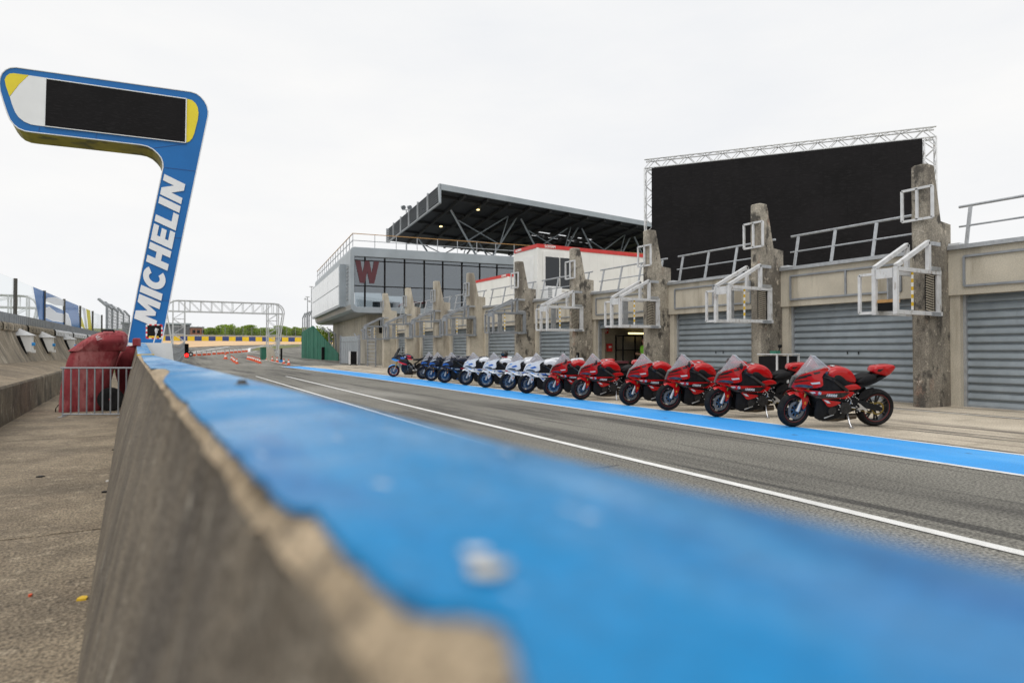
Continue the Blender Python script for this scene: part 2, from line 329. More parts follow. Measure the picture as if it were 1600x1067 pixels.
# ================================================================== GARAGE ROW
XF = 15.8; FT = .36
FY = [-5.7, -.95, 3.8, 8.52, 13.21, 18.04, 22.76, 27.53, 33.03, 37.94, 43.08, 48.05]     # far side of each buttress
ga = thing('garage_row', 'long beige concrete pit garage row with steel roller shutters and tapering buttress fins', 'garage', (17, 20, 0))
ORD = ['first', 'second', 'third', 'fourth', 'fifth', 'sixth']
def fin_name(i): return f'the {ORD[5-i]} buttress from the open garage towards the screen' if i <= 5 else f'the {ORD[i-6]} buttress from the open garage towards the W building'
def bay_name(i): return 'the open garage' if i == 5 else (f'the {ORD[4-i]} bay from the open garage towards the screen' if i < 5 else f'the {ORD[i-6]} bay from the open garage towards the W building')
XW, XS, ZD, ZC = 16.74, 17.02, 2.66, 3.74
m = MB(); m.box((XW, FY[0], ZD), (17.3, FY[-1], ZC)); m.build('lintel_wall', 'garage_concrete', ga)
m = MB(); m.box((17.3, FY[0], 3.5), (30, FY[-1], ZC-.02)); m.build('roof', 'garage_concrete', ga)
m = MB(); m.box((29.7, FY[0], 0), (30, FY[-1], 3.5)); m.box((17.1, FY[-1]-.25, 0), (29.7, FY[-1]-.002, 3.5)); m.box((17.1, FY[0], 0), (29.7, FY[0]+.25, 3.5)); m.build('rear_wall', 'inner_concrete', ga)
m = MB(); m.box((XS+.1, FY[0]+.25, 0), (29.7, FY[-1]-.25, .03)); m.build('garage_floor', 'inner_concrete', ga)
def fin_mesh(mat):
    """tapering buttress, bullnosed front, local origin at ground, far-front corner"""
    out = []; pr = [(0, 0), (0, 5.72), (.33, 5.72), (.62, 4.42), (1.06, 4.40), (1.06, 0)]
    m = MB()
    # cross-section stacked over height so that the front edge can be chamfered
    lv = [0, .02, .8, 1.6, 2.4, 3.2, 4.38, 4.42, 4.8, 5.2, 5.6, 5.70, 5.73]
    rows = []
    for i, z in enumerate(lv):
        bk = 1.06 if z <= 4.40 else .62-.29*(z-4.42)/(5.72-4.42)
        c = .05; ins = .03 if z > 5.71 else 0
        j = lambda: random.uniform(-.006, .006)
        rows.append([(bk, -FT+ins, z), (c+ins, -FT+ins+j(), z), (ins+j(), -FT+c+ins, z), (ins+j(), -c-ins, z), (c+ins, -ins+j(), z), (bk, -ins, z)])
    for a, b in zip(rows, rows[1:]):
        m.grid([a, b])
        m.add([a[0], a[5], b[5], b[0]], [(0, 1, 2, 3)])
    m.add(rows[-1], [(0, 1, 2, 3, 4, 5)])
    return m.mesh('buttress', mat, 30)
for i, y in enumerate(FY):
    o = inst(fin_mesh('fin_concrete' if i < 8 else 'fin_concrete_clean'), 'buttress', ga, (XF-17, y-20, 0))
# jambs, frames, shutters per bay
SLH = .19
sm = MB()
prof = [(.02, 0), (-.022, .006), (-.034, .025), (-.03, .06), (-.004, SLH-.06), (.0, SLH-.05), (.035, SLH-.042), (.035, SLH-.004), (.02, SLH)]
for i, (a, b) in enumerate(zip(FY, FY[1:])):
    y0, y1 = a, b-FT
    m = MB(); m.box((XW+.06, y0-.001, 0), (17.3, y0+.30, ZD)); m.build('jamb', 'garage_concrete', ga)
    m = MB(); m.box((XW+.06, y1-.22, 0), (17.3, y1+.001, ZD)); m.build('jamb', 'garage_concrete', ga)
    d0, d1 = y0+.30, y1-.22
    fr = MB(); fr.box((XS-.09, d0, 0), (XS+.05, d0+.07, ZD)); fr.build('shutter_rail', 'galvanised', ga); fr = MB(); fr.box((XS-.09, d1-.07, 0), (XS+.05, d1, ZD)); fr.build('shutter_rail', 'galvanised', ga)
    sh = bpy.data.objects.new('shutter', None); COL.objects.link(sh); sh.parent = ga; sh.location = (XS-17, (d0+d1)/2-20, 0)
    hw = (d1-d0)/2-.06
    s_ = MB(); s_.grid([[(x, -hw, z), (x, hw, z)] for x, z in prof]); me = s_.mesh('slat', 'shutter_steel', fix=False)
    opened = i == 5
    n0 = 12 if opened else 0
    for k in range(n0, 14): inst(me, 'slat', sh, (random.uniform(-.003, .003), 0, k*SLH+.002))
    if not opened:
        for q_ in (-.16, .16): bb = MB(); bb.box((-.05, q_-.012, 1.24), (-.03, q_+.012, 1.31)); bb.build('handle', 'black', sh, world=False)
    if not opened and i < 8:
        bb = MB(); bb.box((-.035, -hw, .001), (.03, hw, .05)); o = bb.build('bottom_rail', 'galvanised_dark', sh, world=False)
# coping
for a, b in zip(FY, FY[1:]):
    m = MB(); m.box((XW-.09, a+.02, ZC+.001), (17.5, b-FT-.02, ZC+.10)); m.build('coping', 'galvanised', ga)
    m = MB(); m.box((XW-.02, b-FT-.25, ZC+.101), (17.2, b-FT-.01, ZC+.16)); m.build('coping_cap', 'pale_steel', ga)
# steel frames for name boards on the lintel wall: one per bay
for i, (a, b) in enumerate(zip(FY, FY[1:])):
    y0, y1 = a+.75, b-FT-.35
    p = thing('board_frame', 'empty board frame above '+bay_name(i), 'frame', (XW, (y0+y1)/2, 2.9), group='empty board frames above the shutters')
    x = XW-.02; z0, z1 = 2.86, 3.56; ym = y0+(y1-y0)*.46
    for q, r in (((x, y0, z0), (x, y1, z0)), ((x, y0, z1), (x, y1, z1)), ((x, y0, z0), (x, y0, z1)), ((x, y1, z0), (x, y1, z1)), ((x, ym, z0), (x, ym, z1))):
        m = MB(); m.bar(q, r, .045, .05); m.build('frame_bar', 'galvanised_dark', p)
# railings along the roof edge
def railing(a, b, first):
    p = thing('roof_railing', 'slanted grey roof railing above '+bay_name(first), 'railing', (17, (a+b)/2, ZC+.1), group='railings along the garage roof')
    n = 4; y0, y1 = a+.3, b-FT-.12; zb = ZC+.10
    for k in range(n):
        y = y0+.15+(y1-y0-.3)*k/(n-1); m = MB(); m.bar((17.0, y, zb-.002), (17.22, y, zb+.98), .07, .05); m.build('post', 'galvanised', p)
    m = MB(); m.tube([(17.22, y0-.1, zb+1), (17.22, y1+.1, zb+1)], .034); m.build('top_rail', 'galvanised', p)
    m = MB(); m.tube([(17.11, y0-.05, zb+.5), (17.11, y1+.05, zb+.5)], .024); m.build('mid_rail', 'galvanised', p)
for i, (a, b) in enumerate(zip(FY, FY[1:])): railing(a, b, i)
# ------------------------------------------------------------------ steel cages bolted to the buttresses
def cage(y, i, mat):
    near_end = i >= 9
    p = thing('steel_cage', ('dark galvanised' if mat == 'galvanised_dark' else 'pale steel')+' equipment cage on '+fin_name(i), 'cage',
              (XF, y-FT/2, 2.2), group='dark grey cages on the far buttresses' if mat == 'galvanised_dark' else 'pale cages on the near buttresses')
    ya, yb = y-FT-.06, y+.06; x0, x1, x2 = XF-1.38, XF+.42, XF; z0, z1, z2 = 2.2, 3.2, 3.86
    def part(nm, *bars, wd=.09, mt=mat):
        m = MB()
        for q, r in bars: m.bar(q, r, wd)
        return m.build(nm, mt, p)
    for yy in (ya, yb):
        part('front_post', ((x0, yy, z0-.05), (x0, yy, z1)))
        part('side_beam', ((x0+.05, yy, z1-.04), (x1, yy, z1-.04)))
        part('base_beam', ((x0+.05, yy, z0), (x1+.05, yy, z0)), wd=.09)
        part('diagonal', ((x0, yy, z1+.02), (x2-.06, yy, z2)))
        part('upper_post', ((x2-.06, yy, z1), (x2-.06, yy, z2)))
    m = MB(); m.box((x1-.16, ya-.03, z0), (x1+.02, ya+.01, z1+.03)); m.build('mounting_plate', mat, p)
    m = MB(); m.box((x0-.045, ya+.035, z1-.24), (x0-.02, yb-.035, z1-.02)); m.build('front_plate', mat, p)
    for zz in (z2-.05, z1+.03, z0-.03):
        m = MB(); m.box((x2-.02, ya-.06, zz-.03), (x2+.36, ya-.005, zz+.06)); m.build('clamp', 'galvanised', p)
    # small side frame reaching further over the lane
    xo = x0-.02; yo = yb+.34
    m = MB()
    for q, r in (((xo, yb, z1-.12), (xo, yo, z1-.12)), ((xo, yo, z1-.12), (xo, yo, z0)), ((xo, yo, z0), (xo, yb, z0))): m.bar(q, r, .06)
    m.build('side_frame', mat, p)
    m = MB(); m.box((x0+.5, yb-.02, z0), (x0+.74, yb+.01, z1-.06)); m.build('back_plate', 'galvanised', p)
    # striped pole
    for k in range(10):
        m = MB(); zz = z0+.06+k*.088
        m.cbox((x0+.62, ya-.015, zz+.044), (.045, .03, .088)); m.build('pole_band', 'yellow' if k % 2 else 'white_paint', p)
    if not near_end:
        m = MB(); m.box((x2-.12, ya+.03, z0+.08), (x2+.19, ya+.05, z0+.98)); m.build('gap_backing', 'black', p)  # black plate added to darken the gaps between strands
        for k in range(15):
            m = MB(); pts = [(x2-.13+.31*t, ya+.015-.05*math.sin(math.pi*t), z0+.10+k*.058-.05*math.sin(math.pi*t*.8)) for t in (0, .25, .5, .75, 1)]
            m.tube(pts, .015, 6); m.build('cable_strand', 'cable_tan', p)
    # little square frame above, in front of the buttress
    q = thing('light_frame', 'square steel frame high on '+fin_name(i), 'frame', (XF-.1, y-FT/2, 4.45), group='white square frames high on the buttresses')
    xx = XF-.06; a0, a1 = y-FT-.16, y+.16; h0, h1 = 4.42, 5.15
    for u, v in (((xx, a0, h0), (xx, a1, h0)), ((xx, a0, h1), (xx, a1, h1)), ((xx, a0, h0), (xx, a0, h1)), ((xx, a1, h0), (xx, a1, h1)), ((xx, (a0+a1)/2, h0), (xx, (a0+a1)/2, h1))):
        m = MB(); m.bar(u, v, .055); m.build('frame_bar', 'pale_steel' if i < 8 else 'galvanised', q)
    m = MB(); m.bar((xx, y-FT/2, h0+.35), (XF+.02, y-FT/2, h0+.35), .05); m.build('bracket', 'galvanised', q)
    return p
for i, y in enumerate(FY[2:]): cage(y, i+2, 'pale_steel' if i+2 < 7 else 'galvanised_dark')
y3 = FY[3]
bt = thing('battery_box', 'black battery box with a wooden lid inside the steel cage of a buttress', 'box', (XF-1.25, y3-.1, 2.24))
m = MB(); m.cbox((XF-1.22, y3-.14, 2.33), (.26, .38, .18)); m.build('case', 'black', bt)
m = MB(); m.cbox((XF-1.22, y3-.14, 2.455), (.28, .40, .07)); m.build('lid', 'wood', bt)
# ------------------------------------------------------------------ inside the open garage
iy = FY[6]-FT    # far side wall of the open bay
m = MB(); m.box((17.35, iy+.05, .03), (29.7, iy+.2, 3.5)); m.build('partition_wall', 'inner_concrete', ga)
m = MB(); m.box((17.35, FY[5]-.2, .03), (29.7, FY[5]-.05, 3.5)); m.build('partition_wall', 'inner_concrete', ga)
def wallpt(px, py): return AY(px, py, iy+.04)
e = wallpt(947, 517); sg = thing('exit_sign', 'red emergency notice with white figure on the open garage wall', 'sign', e)
m = MB(); m.cbox((e.x, iy+.035, e.z), (.24, .03, .24)); m.build('plate', 'sign_red', sg)
m = MB(); m.cbox((e.x-.03, iy+.015, e.z), (.05, .014, .17)); m.cbox((e.x+.05, iy+.015, e.z+.03), (.05, .014, .06)); m.build('symbol', 'white_paint', sg)
e = wallpt(951, 543); sg = thing('alarm_box', 'red fire alarm box with white lettering panel inside the open garage', 'alarm', e)
m = MB(); m.cbox((e.x, iy+.0, e.z), (.26, .12, .34)); m.build('case', 'sign_red', sg)
m = MB(); m.cbox((e.x, iy-.066, e.z+.03), (.14, .012, .08)); m.build('label_panel', 'white_paint', sg)
a = wallpt(960, 524); rk = thing('storage_rack', 'black open shelving rack against the wall inside the open garage', 'rack', (a.x, iy-.3, .03))
x0 = a.x; H_ = a.z-.03
for xx in (x0, x0+1.1, x0+2.2):
    for yy in (iy-.06, iy-.55): m = MB(); m.box((xx-.025, yy-.025, .03), (xx+.025, yy+.025, .03+H_)); m.build('upright', 'black', rk)
for zz in (.25, .8, 1.35, H_): m = MB(); m.box((x0-.02, iy-.58, zz-.02), (x0+2.24, iy-.04, zz+.02)); m.build('shelf', 'black', rk)
a = wallpt(990, 521); lp = thing('work_light', 'warm strip light glowing inside the open garage', 'light', a)
m = MB(); m.cbox((a.x+.1, iy-.06, a.z), (.95, .05, .05)); m.build('tube', 'lamp_warm', lp); m = MB(); m.cbox((a.x+.1, iy-.01, a.z), (1.0, .06, .09)); m.build('housing', 'white_paint', lp)

q = AX(903, 556, XF-.02); so_ = thing('socket_box', 'small black socket box on the buttress beside the open garage and its alarm box', 'socket', q)
m = MB(); m.box((XF-.06, q.y-.06, q.z-.14), (XF+.01, q.y+.06, q.z+.14)); m.build('case', 'black', so_); m = MB(); m.box((XF-.07, q.y-.04, q.z-.06), (XF-.061, q.y+.04, q.z+.02)); m.build('cover', 'galvanised_dark', so_)
# ================================================================== LED SCREEN ON THE ROOF
SR = AD(1467, 547, 22.6); SL = AD(1007, 547, 26.6)
SR.z = SL.z = 0; sdv = (SL-SR); slen = sdv.length; sdir = sdv.normalized(); snor = Vector((-sdir.y, sdir.x, 0))
if snor.dot(Vector((0, 0, 0))-SR) < 0: snor = -snor
zb, ztp = ZC, AD(1467, 196, 22.6).z
led = thing('video_screen', 'huge blank black video wall hung in a silver truss frame on the garage roof', 'screen', SR+Vector((0, 0, zb)))
W_ = slen; TW = .40
def S(u, h, d=0): return SR + sdir*u + snor*d + Vector((0, 0, h))
cols, rws = 12, 6; ux0, ux1 = TW+.05, W_-TW*.8; hz0, hz1 = zb+.05, ztp-TW-.03
for i in range(cols):
    for j in range(rws):
        m = MB(); ua, ub = ux0+(ux1-ux0)*i/cols+.0012, ux0+(ux1-ux0)*(i+1)/cols-.0012; ha, hb = hz0+(hz1-hz0)*j/rws+.0012, hz0+(hz1-hz0)*(j+1)/rws-.0012
        m.prism([S(ua, ha, .05), S(ub, ha, .05), S(ub, hb, .05), S(ua, hb, .05)], -snor*.12); m.build('screen_panel', 'screen_black', led)
m = MB(); m.prism([S(ux0, hz0, -.08), S(ux1, hz0, -.08), S(ux1, hz1, -.08), S(ux0, hz1, -.08)], -snor*.06); m.build('backing', 'black', led)
def truss(mb, p, q, a, b, r=.028, step=.34):
    """four chords p->q at corners 0,a,b,a+b with zigzag lacing"""
    L = (q-p).length; n = max(2, round(L/step))
    for o in (Vector(), a, b, a+b): mb.tube([p+o, q+o], r, 6)
    for o, e in ((Vector(), a), (b, a), (Vector(), b), (a, b)):
        for k in range(n):
            s, t = p.lerp(q, k/n), p.lerp(q, (k+1)/n)
            mb.tube([s+o+(e if k % 2 else Vector()), t+o+(Vector() if k % 2 else e)], r*.55, 4, cap=False)
    return mb
tv = sdir*(TW-.04); td = snor*-(TW-.04); tz = Vector((0, 0, TW-.04))
for nm, p, q, a, b in (('truss_beam', S(.02, ztp-TW), S(W_-.02, ztp-TW), tz, td), ('truss_leg', S(.02, zb), S(.02, ztp-TW), tv, td), ('truss_leg', S(W_-TW+.02, zb), S(W_-TW+.02, ztp-TW), tv, td)):
    truss(MB(), p, q, a, b).build(nm, 'pale_steel', led, True)
for u in (1.5, W_/2, W_-1.5):
    m = MB(); m.tube([S(u, ztp-.6, -.4), S(u, zb, -2.2)], .05); m.build('back_stay', 'galvanised', led)
# ================================================================== SITE CABINS ON THE ROOF
def cabin(corner, lx, ly, z0, z1, label, name='site_cabin', win=True):
    x0, y0 = corner; p = thing(name, label, 'cabin', (x0, y0, z0))
    band = .2
    m = MB(); m.box((x0, y0, z0), (x0+lx, y0+ly, z1-band)); m.build('wall', 'cabin_white', p)
    m = MB(); m.box((x0-.03, y0-.03, z1-band+.001), (x0+lx+.03, y0+ly+.03, z1)); m.build('red_band', 'cabin_red', p)
    for (x, y) in ((x0, y0), (x0+lx, y0), (x0, y0+ly), (x0+lx, y0+ly)):
        m = MB(); m.cbox((x, y, (z0+z1-band)/2), (.1, .1, z1-band-z0-.004)); m.build('corner_post', 'cabin_white', p)
    m = MB()
    m.box((x0-.025, y0-.025, z0-.12), (x0+lx+.025, y0+ly+.025, z0-.001)); m.build('base_frame', 'galvanised_dark', p)
    k = 0
    if ly > lx: return p
    for xx in [x0+2.75+.55*i for i in range(int((lx-3)/.55))]:
        m = MB(); m.box((xx, y0-.006, z0+.05), (xx+.02, y0-.0005, z1-band-.03)); m.build('panel_joint', 'white_paint', p)
    return p
cz0, cz1 = 3.95, 6.92
c1 = AD(840, 381, 33.0); cx, cy = c1.x, c1.y
cz1 = c1.z; cz0 = cz1-2.85
cb = cabin((cx, cy), 7.4, 2.35, cz0, cz1, 'white site cabin with red roof band and a two-pane window on the garage roof')
wa, wb = AY(851, 401, cy), AY(890, 452, cy)
m = MB(); m.box((wa.x-.12, cy-.05, wb.z-.1), (wb.x+.75, cy-.002, wa.z+.28)); w_ = m.build('window', 'white_paint', cb)
for k in range(2):
    a = wa.x+.02+k*.92; m = MB(); m.box((a, cy-.06, wb.z), (a+.86, cy-.052, wa.z)); m.build('pane', 'cabin_glass', w_)
m = MB(); m.box((cx-.03, cy+.35, cz0+.45), (cx-.004, cy+1.9, cz1-.55)); m.build('end_panel', 'white_paint', cb)
ac = thing('air_conditioner', 'grey outdoor air conditioning unit fixed to the white site cabin', 'air conditioner', AY(865, 460, cy-.3))
a, b = AY(853, 447, cy-.3), AY(876, 468, cy-.3)
m = MB(); m.box((a.x, cy-.42, b.z), (b.x, cy+.002, a.z)); m.build('case', 'panel_pale', ac)
for k in range(5): m = MB(); zz = b.z+.08+k*(a.z-b.z-.12)/5; m.box((a.x+.05, cy-.435, zz), (a.x+.3, cy-.421, zz+.06)); m.build('louvre', 'galvanised_dark', ac)
def lettering(txt, size, loc, rot, parent, mat='white_paint', **k):
    o = bpy.data.objects.new('lettering', text_mesh(txt, size, mat=mat, **k)); COL.objects.link(o); o.parent = parent
    o.location = Vector(loc)-parent.location; o.rotation_euler = rot; return o
lettering('LOXAM', .19, (cx+.75, cy-.036, cz1-.1), (math.pi/2, 0, 0), cb, bold=.006)
lettering('LOXAM', .17, (cx-.036, cy+1.9, cz1-.1), (math.pi/2, 0, -math.pi/2), cb, bold=.006)
c2 = AD(794, 427.7, 45.5)
cb2 = cabin((c2.x, c2.y), 2.4, 6.2, c2.z-2.85, c2.z, 'white site cabin with red band standing behind the bigger two-pane cabin')
lettering('LOXAM', .19, (c2.x-.036, c2.y+.6, c2.z-.1), (math.pi/2, 0, -math.pi/2), cb2, bold=.006)
m = MB(); m.box((c2.x-.4, c2.y-.5, ZC), (c2.x+2.8, c2.y+6.8, c2.z-2.97)); pl = tag(m.build('cabin_plinth', 'panel_grey'), 'grey raised plinth under the rear white site cabin', 'plinth')
m = MB(); m.box((cx-.1, cy-.1, ZC-.015), (cx+7.5, cy+2.5, cz0-.121)); pl = tag(m.build('cabin_plinth', 'panel_grey'), 'grey plinth under the white site cabin with the window', 'plinth')
# ================================================================== GLASS-FRONTED BUILDING AND GRANDSTAND ROOF
B0 = AD(547, 547, 58); B0.z = 0; ang = math.atan(.57)-math.atan(.42)
ds = Vector((math.sin(ang), math.cos(ang), 0)); df = Vector((math.cos(ang), -math.sin(ang), 0)); UP = Vector((0, 0, 1))
def Bp(u, v, h): return B0 + df*u + ds*v + UP*h            # u along the glass front, v away from the camera
bl = thing('clubhouse', 'grey modern building with glazed front bearing a large letter W', 'building', B0)
BT, BB, LF, LB = 10.75, 4.75, 46, 31
def bbox(nm, mat, u0, u1, v0, v1, h0, h1, parent=bl, **k):
    m = MB(); m.prism([Bp(u0, v0, h0), Bp(u1, v0, h0), Bp(u1, v1, h0), Bp(u0, v1, h0)], UP*(h1-h0)); return m.build(nm, mat, parent, **k)
# rounded frame section (u,h) around the glass, running back along v
r = .75
fr_out = [(0, BB+r), (.1, BB+.3), (.35, BB+.08), (r, BB), (LF, BB), (LF, BB+.55), (.58, BB+.55), (.36, BB+.78), (.36, BT-.85), (LF, BT-.85), (LF, BT), (.35, BT), (.1, BT-.1), (0, BT-.35)]
m = MB(); m.prism([Bp(u, 0, h) for u, h in fr_out], ds*LB); m.build('frame', 'panel_grey', bl, bevel=.03)
bbox('roof_slab', 'panel_grey', .72, LF, .5, LB-.2, BT-.80, BT-.05)
bbox('floor_slab', 'panel_grey', .75, LF, .5, LB-.2, BB+.1, BB+.45)
bbox('rear_wall', 'far_grey', .4, LF, LB*.45, LB*.45+.3, 7.86, BT-.86); bbox('rear_wall', 'panel_grey', 9, LF, LB*.45, LB*.45+.3, BB+.56, 7.54)
bbox('mid_floor', 'far_grey', 5.6, LF, 2.2, LB*.45, 7.55, 7.85)
gx = [.73]+[AY(px, 450, 0).x for px in ()]
def u_at(px):
    d = ray(px, 450); o = Vector((0, 0, CH)); n_ = ds; t = (B0-o).dot(n_)/d.dot(n_); return (o+d*t-B0).dot(df)
us = [.37]+[u_at(p) for p in (571, 602, 633, 664, 693, 723, 751, 778)]
while us[-1] < LF-2.2: us.append(us[-1]+2.15)
for a, b in zip(us, us[1:]):
    m = MB(); m.bar(Bp(b, .3, BB+.5), Bp(b, .3, BT-.8), .09, .16); m.build('mullion', 'black', bl)
    for h0, h1 in ((BB+.56, 7.2), (7.28, 9.55), (9.6, BT-.84)):
        m = MB(); m.prism([Bp(a+.05, .28, h0), Bp(b-.05, .28, h0), Bp(b-.05, .28, h1), Bp(a+.05, .28, h1)], ds*.03); m.build('pane', 'window_glass', bl)
for h in (7.24, 9.575): m = MB(); m.bar(Bp(.37, .3, h), Bp(LF, .3, h), .12, .09); m.build('transom', 'black', bl)
proc('letter_wine', (.10, .022, .03), None, 2, .5)
g_, gw_ = glyph('W'); m = MB(); m.prism([Bp(.42+px_*1.62, .19, 7.5+pz_*2.05) for px_, pz_ in g_], ds*.05); m.build('letter', 'letter_wine', bl)
# seats and people-height furniture seen behind the glass
for k in range(7): bbox('counter', 'panel_pale', 3+k*4.5, 5.6+k*4.5, 4.5, 5.4, BB+.45, BB+1.4)
# side block of pale windows
ha, hb = 5.6, 9.35; v0, v1 = 3.0, LB-2
bbox('side_block', 'panel_grey', -.55, .02, v0, v1, ha-.15, hb+.15)
for i in range(6):
    for j in range(2):
        a, b = v0+.25+(v1-v0-.5)*i/6, v0+.25+(v1-v0-.5)*(i+1)/6; h0 = ha+(hb-ha)/2*j
        bbox('side_panel', 'panel_pale', -.60, -.552, a+.05, b-.05, h0+.05, h0+(hb-ha)/2-.05)
for j in range(9): bbox('side_louvre', 'galvanised_dark', -.06, .0, 1.2, 2.2, 6+j*.36, 6.2+j*.36)
# concrete storey underneath
bbox('base_wall', 'garage_concrete', 2.0, LF, 3, LB-3, 0, BB)
for k in range(2): bbox('vent_window', 'black', 3.2+k*1.1, 3.7+k*1.1, 2.94, 3.01, 3.0, 4.2)
# roof terrace railing
tr_ = thing('terrace_railing', 'thin metal railing with bronze handrail around the flat roof of the W building', 'railing', Bp(.2, .2, BT))
for k in range(23):
    u = .25+k*2.0; m = MB(); m.bar(Bp(u, .25, BT-.01), Bp(u, .25, BT+1.25), .05); m.build('post', 'galvanised', tr_)
for k in range(1, 16):
    m = MB(); m.bar(Bp(.25, .25+k*2, BT-.01), Bp(.25, .25+k*2, BT+1.25), .05); m.build('post', 'galvanised_dark', tr_)
for h, mt in ((1.25, 'wood'), (.62, 'galvanised')):
    m = MB(); m.bar(Bp(.2, .25, BT+h), Bp(LF, .25, BT+h), .06); m.build('rail', mt, tr_)
    m = MB(); m.bar(Bp(.25, .3, BT+h), Bp(.25, LB, BT+h), .06); m.build('rail', mt, tr_)
# grandstand roof
RZ = AD(689, 288.5, 60).z
A = AD(689, 288.5, 60); d_ = ray(1010, 347); Bq = Vector((0, 0, CH))+d_*((RZ-CH)/d_.z); Cq = Vector((0, 0, CH))+ray(607, 358)*((RZ-CH)/ray(607, 358).z)
eF = (Bq-A); eF = A+eF*1.9; eB = Cq; eD = Cq+(eF-A)
gs = thing('grandstand_roof', 'wide dark grandstand canopy with grey fascia, louvred end and steel V struts', 'roof', (A.x, A.y, BT))
NU, NV = 80, 32
def RP(u, v, dz): return A + (eF-A)*u + (Cq-A)*v + UP*dz
hole = lambda i, j: (24 <= i <= 43 and 12 <= j <= 21 and j % 2 == 1 and (i+j//2) % 5)
m = MB()
for i in range(NU):
    for j in range(NV):
        if hole(i, j): continue
        for f0, f1 in ((-.05, -.05), (-.40, -1.45)):
            q = [RP(i/NU, j/NV, f0+(f1-f0)*j/NV), RP((i+1)/NU, j/NV, f0+(f1-f0)*j/NV), RP((i+1)/NU, (j+1)/NV, f0+(f1-f0)*(j+1)/NV), RP(i/NU, (j+1)/NV, f0+(f1-f0)*(j+1)/NV)]
            m.add(q, [(0, 1, 2, 3)])
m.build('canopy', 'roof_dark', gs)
m = MB(); m.prism([RP(-.002, -.004, -.5), RP(1, -.004, -.5), RP(1, -.004, .05), RP(-.002, -.004, .05)], (Cq-A).normalized()*.2); m.build('fascia', 'panel_grey', gs)
m = MB(); m.prism([RP(0, 1, -1.5), RP(1, 1, -1.5), RP(1, 1, .05), RP(0, 1, .05)], (Cq-A).normalized()*.2); m.build('fascia', 'panel_grey', gs)
side = (A-eF).normalized()
m = MB(); m.prism([RP(0, -.004, .05), RP(0, .022, .05), RP(0, .004, -1.75), RP(0, -.004, -1.75)], side*.2); m.build('end_cap', 'panel_grey', gs)
for k in range(8): m = MB(); h = -.1-k*.22; m.bar(RP(0, .01, h)+side*.12, RP(0, 1, h)+side*.12, .10, .06); m.build('louvre', 'far_grey', gs)
for k in range(1, 7): m = MB(); m.bar(RP(0, k/6, -1.8)+side*.22, RP(0, k/6, .05)+side*.22, .16); m.build('louvre_post', 'galvanised', gs)
m = MB(); m.bar(RP(0, 0, -1.78)+side*.12, RP(0, 1, -1.78)+side*.12, .2, .08); m.build('louvre_rail', 'galvanised', gs)
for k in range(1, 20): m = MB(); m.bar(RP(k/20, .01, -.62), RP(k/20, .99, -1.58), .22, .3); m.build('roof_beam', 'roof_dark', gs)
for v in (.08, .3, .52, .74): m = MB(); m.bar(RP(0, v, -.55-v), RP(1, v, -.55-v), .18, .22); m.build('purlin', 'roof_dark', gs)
for row, v in enumerate((.22, .80)):
    for k in range(6):
        u0 = .05+k*.172; base = .055
        def rp(u, z): q = RP(u, v, 0); return Vector((q.x, q.y, z))
        top = RP(0, v, -.45-1.05*v).z; bz = BT-.1; mz = bz+(top-bz)*.42
        n_ = rp(u0+.072, bz); n2 = rp(u0+.088, bz)
        for nm, p, q, wd in (('strut', n_, rp(u0, top), .22), ('strut', n2, rp(u0+.16, top), .22), ('brace', rp(u0+.042, mz), rp(u0+.14, top+.1), .15), ('brace', rp(u0+.118, mz), rp(u0+.14, top+.1), .13), ('brace', rp(u0+.118, mz), rp(u0+.02, mz+(top-mz)*.62), .12), ('tie', rp(u0+.042, mz), rp(u0+.118, mz), .16)):
            m = MB(); m.tube([p, q], wd/2, 6); m.build(nm, 'panel_grey', gs)
for px, py in ((747, 328), (689, 354)):
    q = AD(px, py, 66); m = MB(); m.cbox((q.x, q.y, q.z), (.22, .22, .1)); m.build('lamp', 'lamp_warm', gs)
m = MB(); q = RP(.40, .75, 0); q2 = RP(.62, .5, 0); m.prism([(q.x, q.y, 3), (q2.x, q2.y, 3), (q2.x, q2.y, RZ-1.1), (q.x, q.y, RZ-1.5)], ds*.6); m.build('stair_wall', 'garage_concrete', gs)
# floodlight mast behind the canopy
fb = AD(635, 547, 88); fl = thing('floodlight_mast', 'slim mast with twin floodlights rising behind the canopy', 'floodlight', (fb.x, fb.y, zt(fb.y)))
top = AD(635, 328, 88)
m = MB(); m.tube([(fb.x, fb.y, zt(fb.y)), top], .16, 8, .09); m.build('mast', 'galvanised', fl)
cr = Vector((math.cos(TH), -math.sin(TH), 0))
m = MB(); m.bar(top-cr*.5, top+cr*.45, .1); m.build('crossarm', 'galvanised', fl)
for s in (-.45, .4):
    m = MB(); c = top+cr*s+UP*.35; m.tube([c+Vector((-.1, .3, .12)), c+Vector((.02, -.15, -.1))], .16, 10, .36); m.build('lamp_head', 'galvanised_dark', fl, 30)
